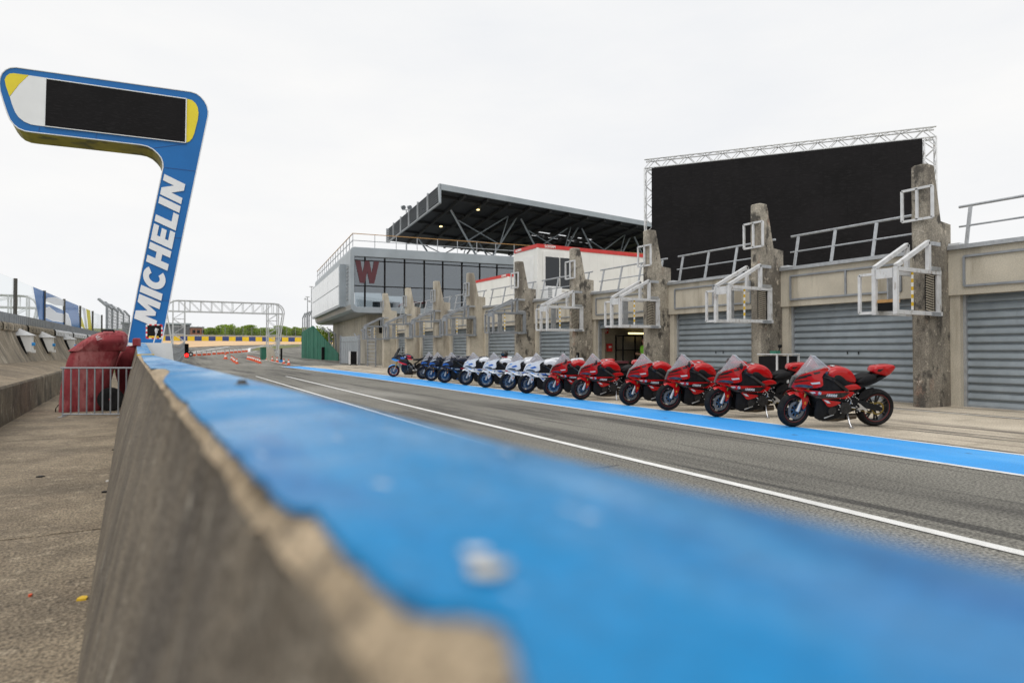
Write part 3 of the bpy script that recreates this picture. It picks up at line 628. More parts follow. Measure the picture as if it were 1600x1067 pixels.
# ================================================================== PIT WALL UNDER THE CAMERA
HT = 1.2625
from mathutils import noise as mnoise
def nz1(x, y, z=0): return mnoise.noise(Vector((x, y, z)))
fb_ = lambda y: -.178-.0205*y
ft_ = lambda y: .070-.0165*y
frt = lambda y: .303-.0165*y
PE_PX = [(220, 554), (224, 562), (229, 573), (236, 575), (246, 573.5), (258, 575), (266, 580), (258, 588), (254, 597), (262, 610), (275, 622), (292, 626), (296, 640), (312, 662), (331, 690), (361, 714), (395, 747), (432, 789), (470, 779), (494, 793), (519, 830), (545, 862), (590, 900), (640, 938), (700, 950), (765, 948), (800, 990), (815, 1067), (830, 1200), (850, 1500)]
PE = []
for x, y in PE_PX:
    p = G(x, y, HT+.003)
    if not PE or p.y < PE[-1][1]-.002: PE.append((p.x, p.y))
PE = PE[::-1]
PE = [(.11, -4.), (.1, -2.), (.13, -1.), (.09, -.4), (.12, 0.)] + [q for q in PE if q[1] > .02]
def pedge(y):
    if y > PE[-1][1]: return ft_(y)+.004+.006*nz1(0, y*6)
    return max(lerp_poly(PE, y), ft_(y)+.003)
ysw = [-4+.25*i for i in range(16)] + [.01*i for i in range(0, 80)] + [.8+.02*i for i in range(60)] + [2+.1*i for i in range(112)]
ysw = [y for y in ysw if y <= 13.0]+[13.0]
pw = thing('pit_wall', 'low battered concrete pit wall with chipped blue painted top beside the walkway', 'wall', (0, 6, 0))
m = MB(); rows = []
for y in ysw:
    a, b, c = fb_(y), ft_(y), frt(y); n1 = .006*nz1(3, y*9)+.004*nz1(7, y*31); chip = max(0, nz1(11, y*5)-.05)*.03 if y < 13 else 0
    row = []
    for k in range(9):
        t = k/8; z = t*(HT-.03); row.append((a+(b-a)*(t**1.12)+.004*nz1(k*.9, y*8, 2), y, z))
    row += [(b-.004+n1+chip*.3, y, HT-.018-chip), (b+.006+n1+chip, y, HT-.005-chip*.5), (b+.022+chip*1.3+n1, y, HT-.001)]
    row += [(b+.08, y, HT+.0015*nz1(y*4, 1)), ((b+c)/2, y, HT), (c-.015, y, HT-.001), (c, y, HT-.012), (c+.10, y, .5), (c+.28, y, 0)]
    rows.append(row)
nf = len(rows[0])-1
m.grid(rows); m.m = [(1 if 9 <= (i % nf) <= 13 else 0) for i in range(len(m.f))]
m.add(rows[0], [tuple(range(nf+1))]); m.add(rows[-1], [tuple(range(nf+1))])
m.build('wall_body', ['wall_concrete', 'chipped_concrete'], pw, 50)
m = MB(); rows = []
for y in [q for q in ysw if q > -3.9]:
    e = pedge(y); c = frt(y); j = .004*nz1(5, y*26)+.003*nz1(9, y*70); e = min(e+j, c-.03); zz = HT+.003
    wv = lambda x: .0012*nz1(x*14, y*6, 4)
    rows.append([(e, y, zz-.004), (e+.001, y, zz), (e+(c-e)*.2, y, zz+.0008+wv(e+.04)), (e+(c-e)*.45, y, zz+.001+wv(e+.1)), (e+(c-e)*.7, y, zz+.001+wv(e+.16)), (c-.014, y, zz), (c+.003, y, zz-.012), (c+.022, y, zz-.12), (c+.10, y, .52)])
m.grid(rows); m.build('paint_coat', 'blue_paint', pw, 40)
# flakes and a bolt on the paint
def flake(px, py, r, mat, zz=HT+.0062):
    q = G(px, py, zz); m = MB(); n = 9; m.add([(q.x+r*(.7+.5*random.random())*math.cos(2*math.pi*k/n), q.y+r*(.7+.5*random.random())*math.sin(2*math.pi*k/n), zz) for k in range(n)], [tuple(range(n))]); m.build('paint_flake', mat, pw)
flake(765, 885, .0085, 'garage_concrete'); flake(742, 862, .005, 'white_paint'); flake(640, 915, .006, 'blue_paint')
q = G(378, 601, HT+.004); bo = thing('bolt_head', 'small rusty bolt head left on the blue painted wall top', 'bolt', q)
m = MB(); m.lathe([(0, .012), (.008, .012), (.011, .008), (.011, -.002)], (q.x, q.y, q.z), 2, 8); m.build('head', 'dark_post', bo); m = MB(); m.lathe([(0.001, .003), (.017, .003), (.017, -.002)], (q.x, q.y, q.z), 2, 12); m.build('washer', 'galvanised_dark', bo)
# wall ramps up to a taller block
def wall_block(ya, yb, z0, z1, nm, mat, x_in=0, xr=0):
    m = MB(); rows = []
    for i in range(9):
        y = ya+(yb-ya)*i/8; z = z0+(z1-z0)*i/8; a, b, c = fb_(y)+x_in, ft_(y), frt(y)+xr
        rows.append([(a, y, 0), (a+(b-a)*.5, y, z*.5), (b-.01, y, z-.02), (b+.02, y, z), (c-.02, y, z), (c, y, z-.02), (c+.1, y, .5), (c+.28, y, 0), (a, y, 0)])
    m.grid(rows); m.add(rows[0][:8], [tuple(range(8))]); m.add(rows[-1][:8], [tuple(range(8))]); return m.build(nm, mat, pw, 40)
wall_block(13.02, 19.98, HT+.01, 1.53, 'ramp_block', 'wall_concrete')
m = MB(); rows = []
for i in range(9):
    y = 13.05+6.9*i/8; z = HT+.01+(1.53-HT-.01)*i/8; b, c = ft_(y), frt(y); rows.append([(b+.0, y, z-.004), (b+.022, y, z+.004), (c-.02, y, z+.004), (c+.006, y, z-.02), (c+.105, y, .5)])
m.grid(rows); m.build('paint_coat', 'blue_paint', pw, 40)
wall_block(20, 30, 1.55, 1.57, 'end_block', 'white_paint', 0, .62)
m = MB(); y = 12.97; m.box((ft_(y)-.01, y-.06, HT-.01), (frt(y)+.02, y+.08, HT+.018)); m.build('joint_strip', 'yellow', pw)
# ================================================================== WALKWAY, PLATFORM AND REAR WALL ON THE LEFT
kx = lambda y: -2.22-.012*(y-14)
wx = lambda y: -5.3+.0465*y
wk = MB(); wk.grid([[(kx(y)-.2, y, .002), (-1.2, y, .002), (fb_(y)+.15, y, .002)] for y in (-5, 0, 5, 10, 20, 30, 45)]); WK = struct(wk, 'walkway', 'kerb_concrete')
jy = [-5, -1.2, G(80, 838).y, G(150, 683).y, 16.2, 20.8, 25.4, 30, 34.6, 39, 44]
for ya, yb in zip(jy, jy[1:]):
    m = MB(); j1, j2 = random.uniform(-.03, .03), random.uniform(-.03, .03); n = 14; rws_ = []
    for t in range(n+1):
        f = t/n; row = []
        for (yy, s) in ((ya, 1), (yb, -1)):
            x = kx(yy)+.0+f*(fb_(yy)+.02-kx(yy)); row.append((x, yy+s*(.016+.010*nz1(x*5, yy*3)), .014))
        rws_.append([(row[0][0], row[0][1], .003)]+row+[(row[1][0], row[1][1], .003)])
    m.grid(rws_); m.build('slab', 'walk_concrete', WK)
m = MB(); rows = []
for y in [-5+2.5*i for i in range(21)]:
    k = kx(y); w_ = min(wx(y)+.5, k-.05); j = .01*nz1(y, 2); rows.append([(k+.02+j, y, 0), (k+.005+j, y, .3), (k+j, y, .66), (k-.03+j, y, .7), (k-.3, y, .71), ((k+w_)/2, y, .82), (w_, y, .95)])
m.grid(rows); m.m = [(0 if (i % 6) < 3 else 1) for i in range(len(m.f))]
tag(m.build('platform', ['kerb_concrete', 'walk_concrete'], None, 30), kind='structure')
rw = thing('concave_wall', 'stained concave concrete wall carrying steel rail segments behind the raised platform', 'wall', (wx(30), 30, .9))
m = MB(); rows = []
for y in [-5+1.0*i for i in range(81)]:
    x0 = wx(y); rows.append([(x0+.50*(1-t)**1.45+.008*nz1(y*2, t*3), y, .93+1.3*t) for t in (0, .06, .15, .3, .45, .6, .75, .9, 1)]+[(x0-.35, y, 2.23), (x0-.36, y, 0)])
m.grid(rows); m.build('wall_body', 'ramp_concrete', rw, 40)
def wy_at(px):
    d = ray(px, 520); return -5.3*d.y/(d.x-.0465*d.y) if abs(d.x-.0465*d.y) > 1e-6 else 0
def wyy(px): d = ray(px, 520); t = -5.3/(d.x-.0465*d.y); return t*d.y
for a, b in ((-60, -40), (-38, -3), (-1, 37), (40, 80), (83, 110), (112, 133), (135, 150)):
    y0, y1 = wyy(a), wyy(b); m = MB(); rows = []
    for y in (y0, (y0+y1)/2, y1):
        x = wx(y); rows.append([(x+.07, y, 1.98), (x+.11, y, 2.02), (x+.11, y, 2.2), (x+.06, y, 2.27), (x-.2, y, 2.28), (x-.2, y, 2.24)])
    m.grid(rows); rs = m.build('rail_segment', 'pale_steel' if a > 81 else 'ramp_concrete', rw)
    m = MB()
    n = 6
    for k in range(n):
        y = y0+(y1-y0)*(k+.6)/n; x = wx(y)+.113; m.tube([(x-.01, y, 2.09), (x+.004, y, 2.09)], .035, 8)
    m.build('bolt_holes', 'black', rs)
# signal boxes
def signal_box(px, label, panel, strap):
    y = wyy(px); x = wx(y)+.28; p = thing('signal_box', label, 'signal box', (x, y, .95))
    b = .29
    m = MB(); m.box((x-b, y-b, 1.28), (x+b*.7, y+b, 1.92)); m.build('body', 'white_paint', p, bevel=.02)
    m = MB(); m.add([(x-b-.08, y-b-.06, 1.861), (x+b, y-b-.06, 1.861), (x+b, y+b+.06, 1.861), (x-b-.08, y+b+.06, 1.861), (x-b-.05, y, 2.2)], [(0, 3, 2, 1), (0, 1, 4), (1, 2, 4), (2, 3, 4), (3, 0, 4)]); m.build('hood', 'pale_steel', p)
    m = MB(); m.prism([(x-b-.02, y-b-.03, 1.84), (x-b+.18, y-b-.03, 1.84), (x+.10, y-b-.03, 1.22), (x-.08, y-b-.03, 1.22)], (0, .02, 0)); m.build('dark_face', 'black', p)
    m = MB(); m.tube([(x+b*.7-.01, y-.1, 1.56), (x+b*.7+.09, y-.1, 1.56)], .06, 10); m.build('connector', 'lane_blue', p)
    m = MB(); m.tube([(x+.02, y, 1.36), (x+.04, y, 1.1), (x+.12, y, .92)], .05, 8); m.build('cable', 'galvanised_dark' if strap != 'pink' else 'sign_red', p)
    m = MB(); m.box((x, y-.12, 1.26), (x+b, y+.12, 1.36)); m.build('tray', 'white_paint', p)
    if panel:
        q = thing('wall_panel', panel, 'panel', (x, y+.9, 1.4)); yy = y+.95; xx = wx(yy)
        m = MB(); m.prism([(xx+.16, yy, 2.0), (xx+.16, yy+.22, 2.0), (xx+.36, yy+.22, 1.3), (xx+.36, yy, 1.3)], (-.03, 0, 0)); m.build('sheet', 'white_paint', q); m = MB(); m.bar((xx+.1, yy+.11, 1.9), (xx+.2, yy+.11, 1.9), .05); m.build('bracket', 'galvanised', q)
signal_box(24, 'cream signal box with pyramid hood nearest the tall narrow white panel', 'tall narrow white panel leaning on the concave concrete wall', '')
signal_box(60, 'cream signal box with pyramid hood between two others on the concave wall', None, '')
signal_box(98, 'cream signal box with pyramid hood and red cable beside a wide white panel', 'wide white panel beside the signal box with the red cable', 'pink')
# glass fence
gf = thing('glass_fence', 'glazed safety screen with dark posts and printed blue and yellow panes on concave wall', 'fence', (wx(35)-.2, 35, 2.2))
pys = [wyy(p) for p in (-45, -13)] + [wyy(p) for p in (30, 74, 104.5, 129, 148, 162)]
GX = lambda y: wx(y)-.12
for y in pys: m = MB(); m.box((GX(y)-.05, y-.06, 2.2), (GX(y)+.05, y+.06, 3.90)); m.build('post', 'dark_post', gf)
for i, (a, b) in enumerate(zip(pys, pys[1:])):
    def gp(s, t, o=0): y = a+.08+(b-a-.16)*s; return Vector((GX(y)+o, y, 2.62+1.24*t))
    m = MB(); m.prism([gp(0, 0), gp(1, 0), gp(1, 1), gp(0, 1)], (-.02, 0, 0)); pn = m.build('pane', 'clear_glass', gf)
    def film(mat, pts):
        m = MB(); m.add([gp(s, t, .012) for s, t in pts], [tuple(range(len(pts)))]); m.build('printed_film', mat, pn)
    if i == 2: film('blue_film', [(.78, 0), (1, 0), (1, 1), (.55, 1)])
    if i == 3:
        film('white_film', [(0, .12), (.35, .06), (1, .10), (1, .42), (.6, .38), (.2, .52), (0, .42)]); film('white_film', [(0, .68), (.5, .66), (1, .74), (1, .97), (.5, .95), (.1, .82)])
        film('blue_film', [(0, .0), (1, .0), (1, .08), (.35, .05), (0, .11)]); film('blue_film', [(0, .43), (.2, .53), (.6, .39), (1, .43), (1, .55), (.3, .62), (0, .58)]); film('blue_film', [(0, .7), (.12, .83), (.5, .96), (.9, .98), (.3, 1), (0, 1)])
    if i == 4: film('blue_film', [(0, .5), (.2, .48), (.36, .2), (.4, 0), (1, 0), (.9, .6), (.85, 1), (0, 1)]); film('white_film', [(0, 0), (.38, 0), (.34, .2), (.18, .46), (0, .48)])
    if i == 5: film('yellow_film', [(0, .1), (.3, 0), (.36, 0), (.1, .5), (0, .6)]); film('yellow_film', [(.62, 0), (.95, 0), (.75, 1), (.42, 1)]); film('white_film', [(.38, 0), (.55, 0), (.35, 1), (.1, 1)])
    m = MB(); rows = []; n = max(8, int((b-a)/.16))
    for k in range(n*2+1):
        y = a+(b-a)*k/(2*n); o = .06 if (k//1) % 4 in (0, 1) else .0; rows.append([(GX(y)+.06+o, y, 2.2), (GX(y)+.06+o, y, 2.6)])
    m.grid(rows); m.build('kick_panel', 'galvanised_dark', gf)
# debris fence with angled tops further along
dbf = thing('debris_fence', 'grey debris fence with mesh and inward angled posts past the glazed screen', 'fence', (wx(90), 75, 2))
dps = []
for px, tpx, ty, by in ((167, 154, 467, 478), (175.5, 164, 472, 483), (184, 173, 476, 487), (193, 184, 481, 491), (202, 194, 485.5, 494)):
    D = 44+(px-167)*.55; b0 = AD(px, 525, D); b1 = AD(px, by, D); b2 = AD(tpx, ty, D)
    m = MB(); m.bar((b0.x, b0.y, 0), b1, .22, .14); m.bar(b1, b2, .2, .14); m.build('post', 'galvanised_dark', dbf); dps.append((b0, b1, b2))
for (a0, a1, a2), (c0, c1, c2_) in zip(dps, dps[1:]):
    m = MB()
    for k in range(9): t = k/8; m.tube([a0.lerp(a1, t), c0.lerp(c1, t)], .018, 4)
    for k in range(1, 8): t = k/8; m.tube([a0.lerp(c0, t), a1.lerp(c1, t)], .012, 4)
    for k in range(3): t = k/2; m.tube([a1.lerp(a2, t), c1.lerp(c2_, t)], .018, 4)
    m.build('mesh', 'galvanised_dark', dbf)
# ================================================================== LEANING PYLON WITH DISPLAY
P0 = AD(225, 547, 26); aa = math.atan(2.37); pd = Vector((math.cos(TH)*math.sin(aa)+math.sin(TH)*math.cos(aa), -math.sin(TH)*math.sin(aa)+math.cos(TH)*math.cos(aa), 0)).normalized()
pn_ = Vector((-pd.y, pd.x, 0))            # away from the camera
if pn_.y < 0: pn_ = -pn_
def PP(x, y, off=0):
    d = ray(x, y); o = Vector((0, 0, CH)); t = (P0-o).dot(pn_)/d.dot(pn_); return o+d*t-pn_*off
def c1_(x, y): return (x/3.9525, 90+y/3.9525)
outer = [c1_(*q) for q in ((100, 63), (62, 66), (35, 78), (12, 100), (0, 130), (-4, 165), (2, 210), (20, 270), (45, 345), (62, 385), (85, 415), (115, 440), (155, 456), (200, 463), (540, 502), (870, 541), (910, 550), (945, 568), (975, 595), (995, 620), (1006, 650), (1007, 680))]
outer += [(234, 360), (215, 452), (198.4, 540), (187, 600), (240, 600), (253, 535), (270, 447), (287.5, 360)] + [c1_(*q) for q in ((1284, 365), (1286, 335), (1278, 300), (1262, 270), (1240, 245), (1215, 226), (1180, 214))]
py = thing('display_pylon', 'tall blue leaning pylon with white lettering and a blank display arm', 'pylon', (P0.x, P0.y, 0))
m = MB(); m.prism([PP(*q) for q in outer], pn_*.06); m.build('front_face', 'pylon_blue', py)
bd_ = Vector((math.sin(TH)-.585*math.cos(TH), math.cos(TH)+.585*math.sin(TH), 0)).normalized()
m = MB(); m.prism([PP(*q)+pn_*.062+bd_*.001 for q in outer], bd_*1.55); m.build('body', 'pylon_yellow_shaded', py)
cx_, cy_ = 150, 160
m = MB()
for a, b in zip(outer, outer[1:]+outer[:1]): m.tube([PP(*a, off=.01), PP(*b, off=.01)], .022, 5)
m.build('edge_trim', 'pylon_white', py)
for k, q in enumerate(((213, 470), (855, 545))): pass
scq = [c1_(*q) for q in ((286, 134), (1152, 259), (1147, 529), (277, 427))]
m = MB(); m.prism([PP(*q, off=.05) for q in scq], pn_*.05); m.build('display', 'screen_black', py)
m = MB(); qs = [PP(*q, off=.05) for q in scq]
for a, b in zip(qs, qs[1:]+qs[:1]): m.tube([a, b], .022, 5)
m.build('display_frame', 'pylon_white', py)
m = MB(); m.prism([PP(*c1_(*q), off=.03) for q in ((1156, 258), (1185, 265), (1208, 285), (1222, 312), (1226, 345), (1222, 385), (1200, 470), (1188, 500), (1170, 520), (1150, 528))], pn_*.03); m.build('end_panel', 'pylon_yellow', py)
m = MB(); m.prism([PP(*c1_(*q), off=.03) for q in ((283, 128), (277, 427), (230, 422), (190, 415), (150, 398), (115, 370), (95, 340), (75, 290), (62, 245), (120, 170), (180, 113))], pn_*.03); m.build('end_panel', 'pylon_white', py)
m = MB(); m.prism([PP(*c1_(*q), off=.03) for q in ((178, 112), (118, 169), (60, 243), (38, 180), (30, 140), (40, 118), (60, 103), (85, 100))], pn_*.03); m.build('end_panel', 'pylon_yellow', py)
# lettering running up the stem
pa, pb = PP(226, 508), PP(274, 277); ax_ = (pb-pa); Lg = ax_.length; ax_.normalize(); ay_ = ax_.cross(pn_).normalized()
if ay_.dot(pd) > 0: ay_ = -ay_
gl_, tot = word('MICHELIN'); hgt = .82; sc_ = Lg/(tot+.2)
for k, g_ in enumerate(gl_):
    m = MB(); m.prism([pa+ax_*(((x+.22*(z-.5)+.1))*sc_)+ay_*((z-.5)*hgt)-pn_*.02 for x, z in g_], -pn_*.015); m.build('letter', 'pylon_white', py)
for (xa, ya, xb, yb) in ((231, 372, 286, 372), (212, 468, 266, 470), (256, 262, 308, 268), (60, 207.5, 62, 199), (150, 218, 151, 209), (238, 232, 292, 225)):
    a_, b_ = PP(xa, ya, .004), PP(xb, yb, .004); m = MB(); m.bar(a_.lerp(b_, .02), b_.lerp(a_, .02), .012, .012, (0, 1, 0)); m.build('panel_joint', 'tyre_blue', py)
m = MB(); q = PP(196.5+6, 541); m.prism([PP(200, 535, .02), PP(207, 536, .02), PP(207, 541, .02), PP(200, 540, .02)], pn_*.01); m.build('small_plate', 'pylon_white', py)
# ================================================================== CLUTTER AT THE WALL
# crowd barrier
ga_, gb_ = Vector((-1.465, 15.66, 0)), Vector((-.36, 15.1, 0)); cbar = thing('crowd_barrier', 'low grey steel crowd barrier closing the walkway in front of red covers', 'barrier', (ga_+gb_)/2)
gd = (gb_-ga_)
m = MB(); m.tube([ga_-gd*.04+UP*.99, ga_+gd*1.13+UP*.99], .018); m.build('top_rail', 'galvanised_dark', cbar)
m = MB(); m.tube([ga_+UP*.06, gb_+UP*.06], .018); m.build('bottom_rail', 'galvanised_dark', cbar)
for k in range(10):
    q = ga_+gd*(k/8.0 if k < 9 else 1.1); z0 = .06 if k < 9 else .72; m = MB(); m.tube([q+UP*z0, q+UP*.99], .016, 6); m.build('bar', 'galvanised_dark', cbar)
for q in (ga_, gb_-gd*.08): m = MB(); m.bar(q+Vector((-.05, -.22, .016)), q+Vector((.05, .22, .016)), .05, .012); m.bar(q+UP*.02, q+UP*.08, .03); m.build('foot', 'galvanised_dark', cbar)
def cover(prof, D, dep, nm, label, seed, topcap=True):
    """draped cover lofted through (y_px, x_left_px, x_right_px)"""
    p0 = AD((prof[0][1]+prof[0][2])/2, prof[0][0], D); p = thing(nm, label, 'cover', (p0.x, p0.y, 0))
    r0 = ray((prof[0][1]+prof[0][2])/2+18, prof[0][0]); fw = Vector((r0.x, r0.y, 0)).normalized(); rt = Vector((fw.y, -fw.x, 0)); m = MB(); rows = []; N = 56
    zs0 = AD(0, prof[0][0], D).z
    for i in range(len(prof)-1):
        for s in range(4 if i < len(prof)-2 else 5):
            t = s/4; yp, xl, xr = [prof[i][k]+(prof[i+1][k]-prof[i][k])*t for k in range(3)]
            a, b = AD(xl, yp, D), AD(xr, yp, D); c = (a+b)/2; hw = (b-a).length/2*.86; row = []
            for k in range(N):
                an = 2*math.pi*k/N; cs, sn = math.cos(an), math.sin(an); sq = (abs(cs)**4.5+abs(sn)**4.5)**(-1/4.5)
                wr = 1+.025*nz1(cs*1.8+seed, sn*1.8, c.z*2.2)+.05*(.3-abs(nz1(cs*3.5+seed, sn*3.5, c.z*1.3)))+.03*(.3-abs(nz1(cs*7+seed, sn*7, c.z*4)))
                row.append(c+rt*cs*sq*hw*wr+fw*sn*sq*min(dep, hw*1.2)*wr+UP*(.012*nz1(cs*4, sn*4, seed)))
            row.append(row[0]); rows.append(row)
    m.grid(rows); m.add(rows[-1][:-1], [tuple(range(N))]); m.build('fabric', 'cover_red', p, 28)
    return p, rt, fw
cp, rt, fw = cover([(650, 93, 156), (630, 94, 163), (605, 97, 170), (580, 102, 177), (560, 109, 183), (549, 114, 187), (548.5, 109, 193), (547, 111, 195), (534, 129, 199), (524, 145, 199), (519, 160, 195), (517, 166, 190)], 14.3, .5, 'covered_trolley', 'large dark red fabric cover over a pit trolley with a black wheel', 1)
q = AD(173, 626, 14.1)
m = MB(); 
ti = MB(); rr = .26
for nm, pr, mt in (('wheel', [(.10, -.05), (.19, -.06), (.25, -.05), (rr, 0), (.25, .05), (.19, .06), (.10, .05)], 'rubber'), ('hub', [(.0, -.045), (.10, -.05), (.11, 0), (.10, .05), (0, .045)], 'black')):
    m = MB(); m.lathe(pr, (0, 0, 0), 1, 24); o = m.build(nm, mt, cp, 40, world=False); o.location = (q.x-cp.location.x, q.y-cp.location.y, rr+.012); o.rotation_euler.z = -TH+.35
m = MB(); m.lathe([(0, -.066), (.018, -.064), (.022, -.05)], (0, 0, 0), 1, 16); o = m.build('hub_cap', 'sign_red', cp, 40, world=False); o.location = (q.x-cp.location.x, q.y-cp.location.y, rr+.012); o.rotation_euler.z = -TH+.35
m = MB(); hq = AD(169, 519, 13.95); m.tube([hq-rt*.11, hq-rt*.10+UP*.04, hq+rt*.10+UP*.04, hq+rt*.11], .022, 8); m.build('handle', 'black', cp, 40)
m = MB(); s0 = AD(96, 632, 13.9); m.tube([s0+rt*.05, s0-rt*.06-UP*.01, s0-rt*.10-UP*.08, s0-rt*.1-UP*.18], .012, 6); m.build('strap', 'black', cp)
m = MB(); s0 = AD(100, 615, 13.83); m.bar(AD(97, 625, 13.8), AD(103, 600, 13.8), .05, .02); m.build('side_strip', 'black', cp)
m = MB(); 
for k, (a, b) in enumerate((((151, 529), (156, 526)), ((152, 531), (159, 529)), ((150, 527), (153, 524)))): m.bar(AD(*a, 13.72), AD(*b, 13.72), .03, .01)
m.build('printed_mark', 'pylon_white', cp)
cp2, rt, fw = cover([(628, 188, 198), (615, 186, 201), (600, 185, 204), (585, 181, 208), (575, 180, 211), (560, 184, 213), (550, 189, 213.5), (543, 194, 213), (541.5, 197, 213), (540, 207, 220), (530, 207, 220), (528.5, 209, 218)], 15.2, .3, 'covered_stand', 'small dark red fabric cover squeezed between the trolley cover and the pit wall', 5)
m = MB(); q = AD(190, 634, 15.1); m.cbox((q.x, q.y, .14), (.16, .3, .28)); m.build('foot', 'wall_concrete', cp2); m = MB(); m.cbox((q.x, q.y-.02, .026), (.22, .34, .03)); m.build('base_plate', 'pylon_white', cp2)
m = MB(); m.tube([AD(199, 626, 15.2), (AD(199, 626, 15.2).x, AD(199, 626, 15.2).y, .014)], .03); m.build('leg', 'black', cp2)
# marshal board with chequered border
q = AD(241, 518, 20); mb_ = thing('marshal_board', 'black square signal board with red and white border on the pit wall', 'sign', (q.x, q.y, 1.55))
s = .19
def Q(a, b, o=0): return q+rt*a+UP*b-fw*o
m = MB(); m.prism([Q(-s, -s), Q(s, -s), Q(s, s), Q(-s, s)], fw*.05); m.build('board', 'black', mb_)
k = 0
for e in range(4):
    for i in range(6):
        a0, a1 = -s-.02+(2*s+.04)*i/6, -s-.02+(2*s+.04)*(i+1)/6; bb = (s, s+.04)
        c = {0: [(a0, bb[0]), (a1, bb[0]), (a1, bb[1]), (a0, bb[1])], 1: [(a0, -bb[0]), (a1, -bb[0]), (a1, -bb[1]), (a0, -bb[1])], 2: [(bb[0], a0), (bb[0], a1), (bb[1], a1), (bb[1], a0)], 3: [(-bb[0], a0), (-bb[0], a1), (-bb[1], a1), (-bb[1], a0)]}[e]
        m = MB(); m.prism([Q(x, y, .01) for x, y in c], fw*.03); m.build('border_block', 'sign_red' if (i+e) % 2 else 'white_paint', mb_)
m = MB(); m.prism([Q(-s+.03, -s-.005, .02), Q(s-.05, -s-.005, .02), Q(s-.08, -s+.05, .02), Q(-s+.05, -s+.05, .02)], fw*.015); m.build('amber_strip', 'yellow', mb_)
m = MB(); m.tube([Q(-.06, -.52, .06), Q(.06, -.04, .06)], .018); m.build('pole', 'pale_steel', mb_)
m = MB(); m.tube([Q(.06, -.05, .06), Q(.05, .02, .06), Q(.08, .09, .06)], .035, 8, .055); m.build('lamp', 'pale_steel', mb_)
# steel fence continuing the pit wall and the traffic light at its end
fA, fB = Vector((frt(30)+.62, 30.2, 0)), GT(288, 558.5); fB.z = 0
pf = thing('pit_fence', 'dark vertical bar fence continuing the pit wall to the red traffic light', 'fence', (fA+fB)/2)
N = 24
for k in range(N+1):
    q = fA.lerp(fB, (k/N)**1.5); m = MB(); m.box((q.x-.03, q.y-.03, zt(q.y)), (q.x+.03, q.y+.03, zt(q.y)+1.62+.3*k/N)); m.build('bar', 'galvanised_dark', pf)
for z in (.25, 1.0, 1.5):
    m = MB()
    for k in range(12): a, b = fA.lerp(fB, k/12), fA.lerp(fB, (k+1)/12); m.bar((a.x, a.y, zt(a.y)+z+.3*k/12), (b.x, b.y, zt(b.y)+z+.3*(k+1)/12), .04, .06 if z > .3 else .3)
    m.build('rail', 'galvanised_dark', pf)
q = GT(291.5, 559); tl = thing('traffic_light', 'black pit exit traffic light showing red', 'traffic light', (q.x, q.y, zt(q.y)))
D = q.x*math.sin(TH)+q.y*math.cos(TH); top = AD(291.5, 537, D).z; lamp = AD(292, 555, D).z
m = MB(); m.cbox((q.x, q.y, (top+zt(q.y))/2), (.42, .35, top-zt(q.y))); m.build('housing', 'black', tl, bevel=.04)
for z, mt in ((lamp, 'lamp_red'), (lamp+.62, 'black'), (lamp+1.15, 'black')):
    m = MB(); c = Vector((q.x, q.y-.19, z)); m.lathe([(0, -.05), (.18, -.04), (.22, .0), (.22, .02)], tuple(c), 1, 16); m.build('lens', mt, tl, 40)
    m = MB(); m.lathe([(.23, -.14), (.245, -.14), (.245, .02)], tuple(c), 1, 16); m.build('visor', 'black', tl)
q = GT(298, 557); ty_ = thing('tyre_stack', 'white and black tyre lying beside the traffic light', 'tyre', (q.x, q.y, zt(q.y)))
m = MB(); m.lathe([(.12, .12), (.24, .15), (.3, .07), (.3, -.07), (.24, -.15), (.12, -.12)], (q.x, q.y, zt(q.y)+.3), 1, 20); m.build('tread', 'rubber', ty_, 40); m = MB(); m.lathe([(0, -.06), (.13, -.07), (.2, -.15)], (q.x, q.y, zt(q.y)+.3), 1, 20); m.build('rim', 'white_paint', ty_)
# litter on the walkway
def scrap(px, py_, r, mat, nm, label, h=.012, asp=1.):
    q = G(px, py_, .014); m = MB(); n = 7; pts = [(q.x+asp*r*(.7+.5*random.random())*math.cos(6.283*k/n), q.y+r*(.7+.5*random.random())*math.sin(6.283*k/n), .013) for k in range(n)]
    m.prism(pts, (.002, 0, h)); tag(m.build(nm, mat), label, nm.split('_')[-1])
scrap(129, 936, .028, 'yellow', 'yellow_scrap', 'small bright yellow plastic scrap on the walkway beside the wall')
scrap(63, 745, .035, 'black', 'rubber_scrap', 'flat black rubber crumb in the middle of the walkway')
scrap(163, 769, .03, 'black', 'rubber_scrap', 'black rubber crumb against the foot of the pit wall')
scrap(178, 703, .03, 'black', 'rubber_scrap', 'tiny black crumb by the wall between a crack and the crowd barrier')
scrap(168, 752, .016, 'white_paint', 'paper_scrap', 'tiny white paper scrap at the foot of the wall')
scrap(47, 931, .012, 'cone_orange', 'orange_scrap', 'faded orange speck of litter on the walkway')
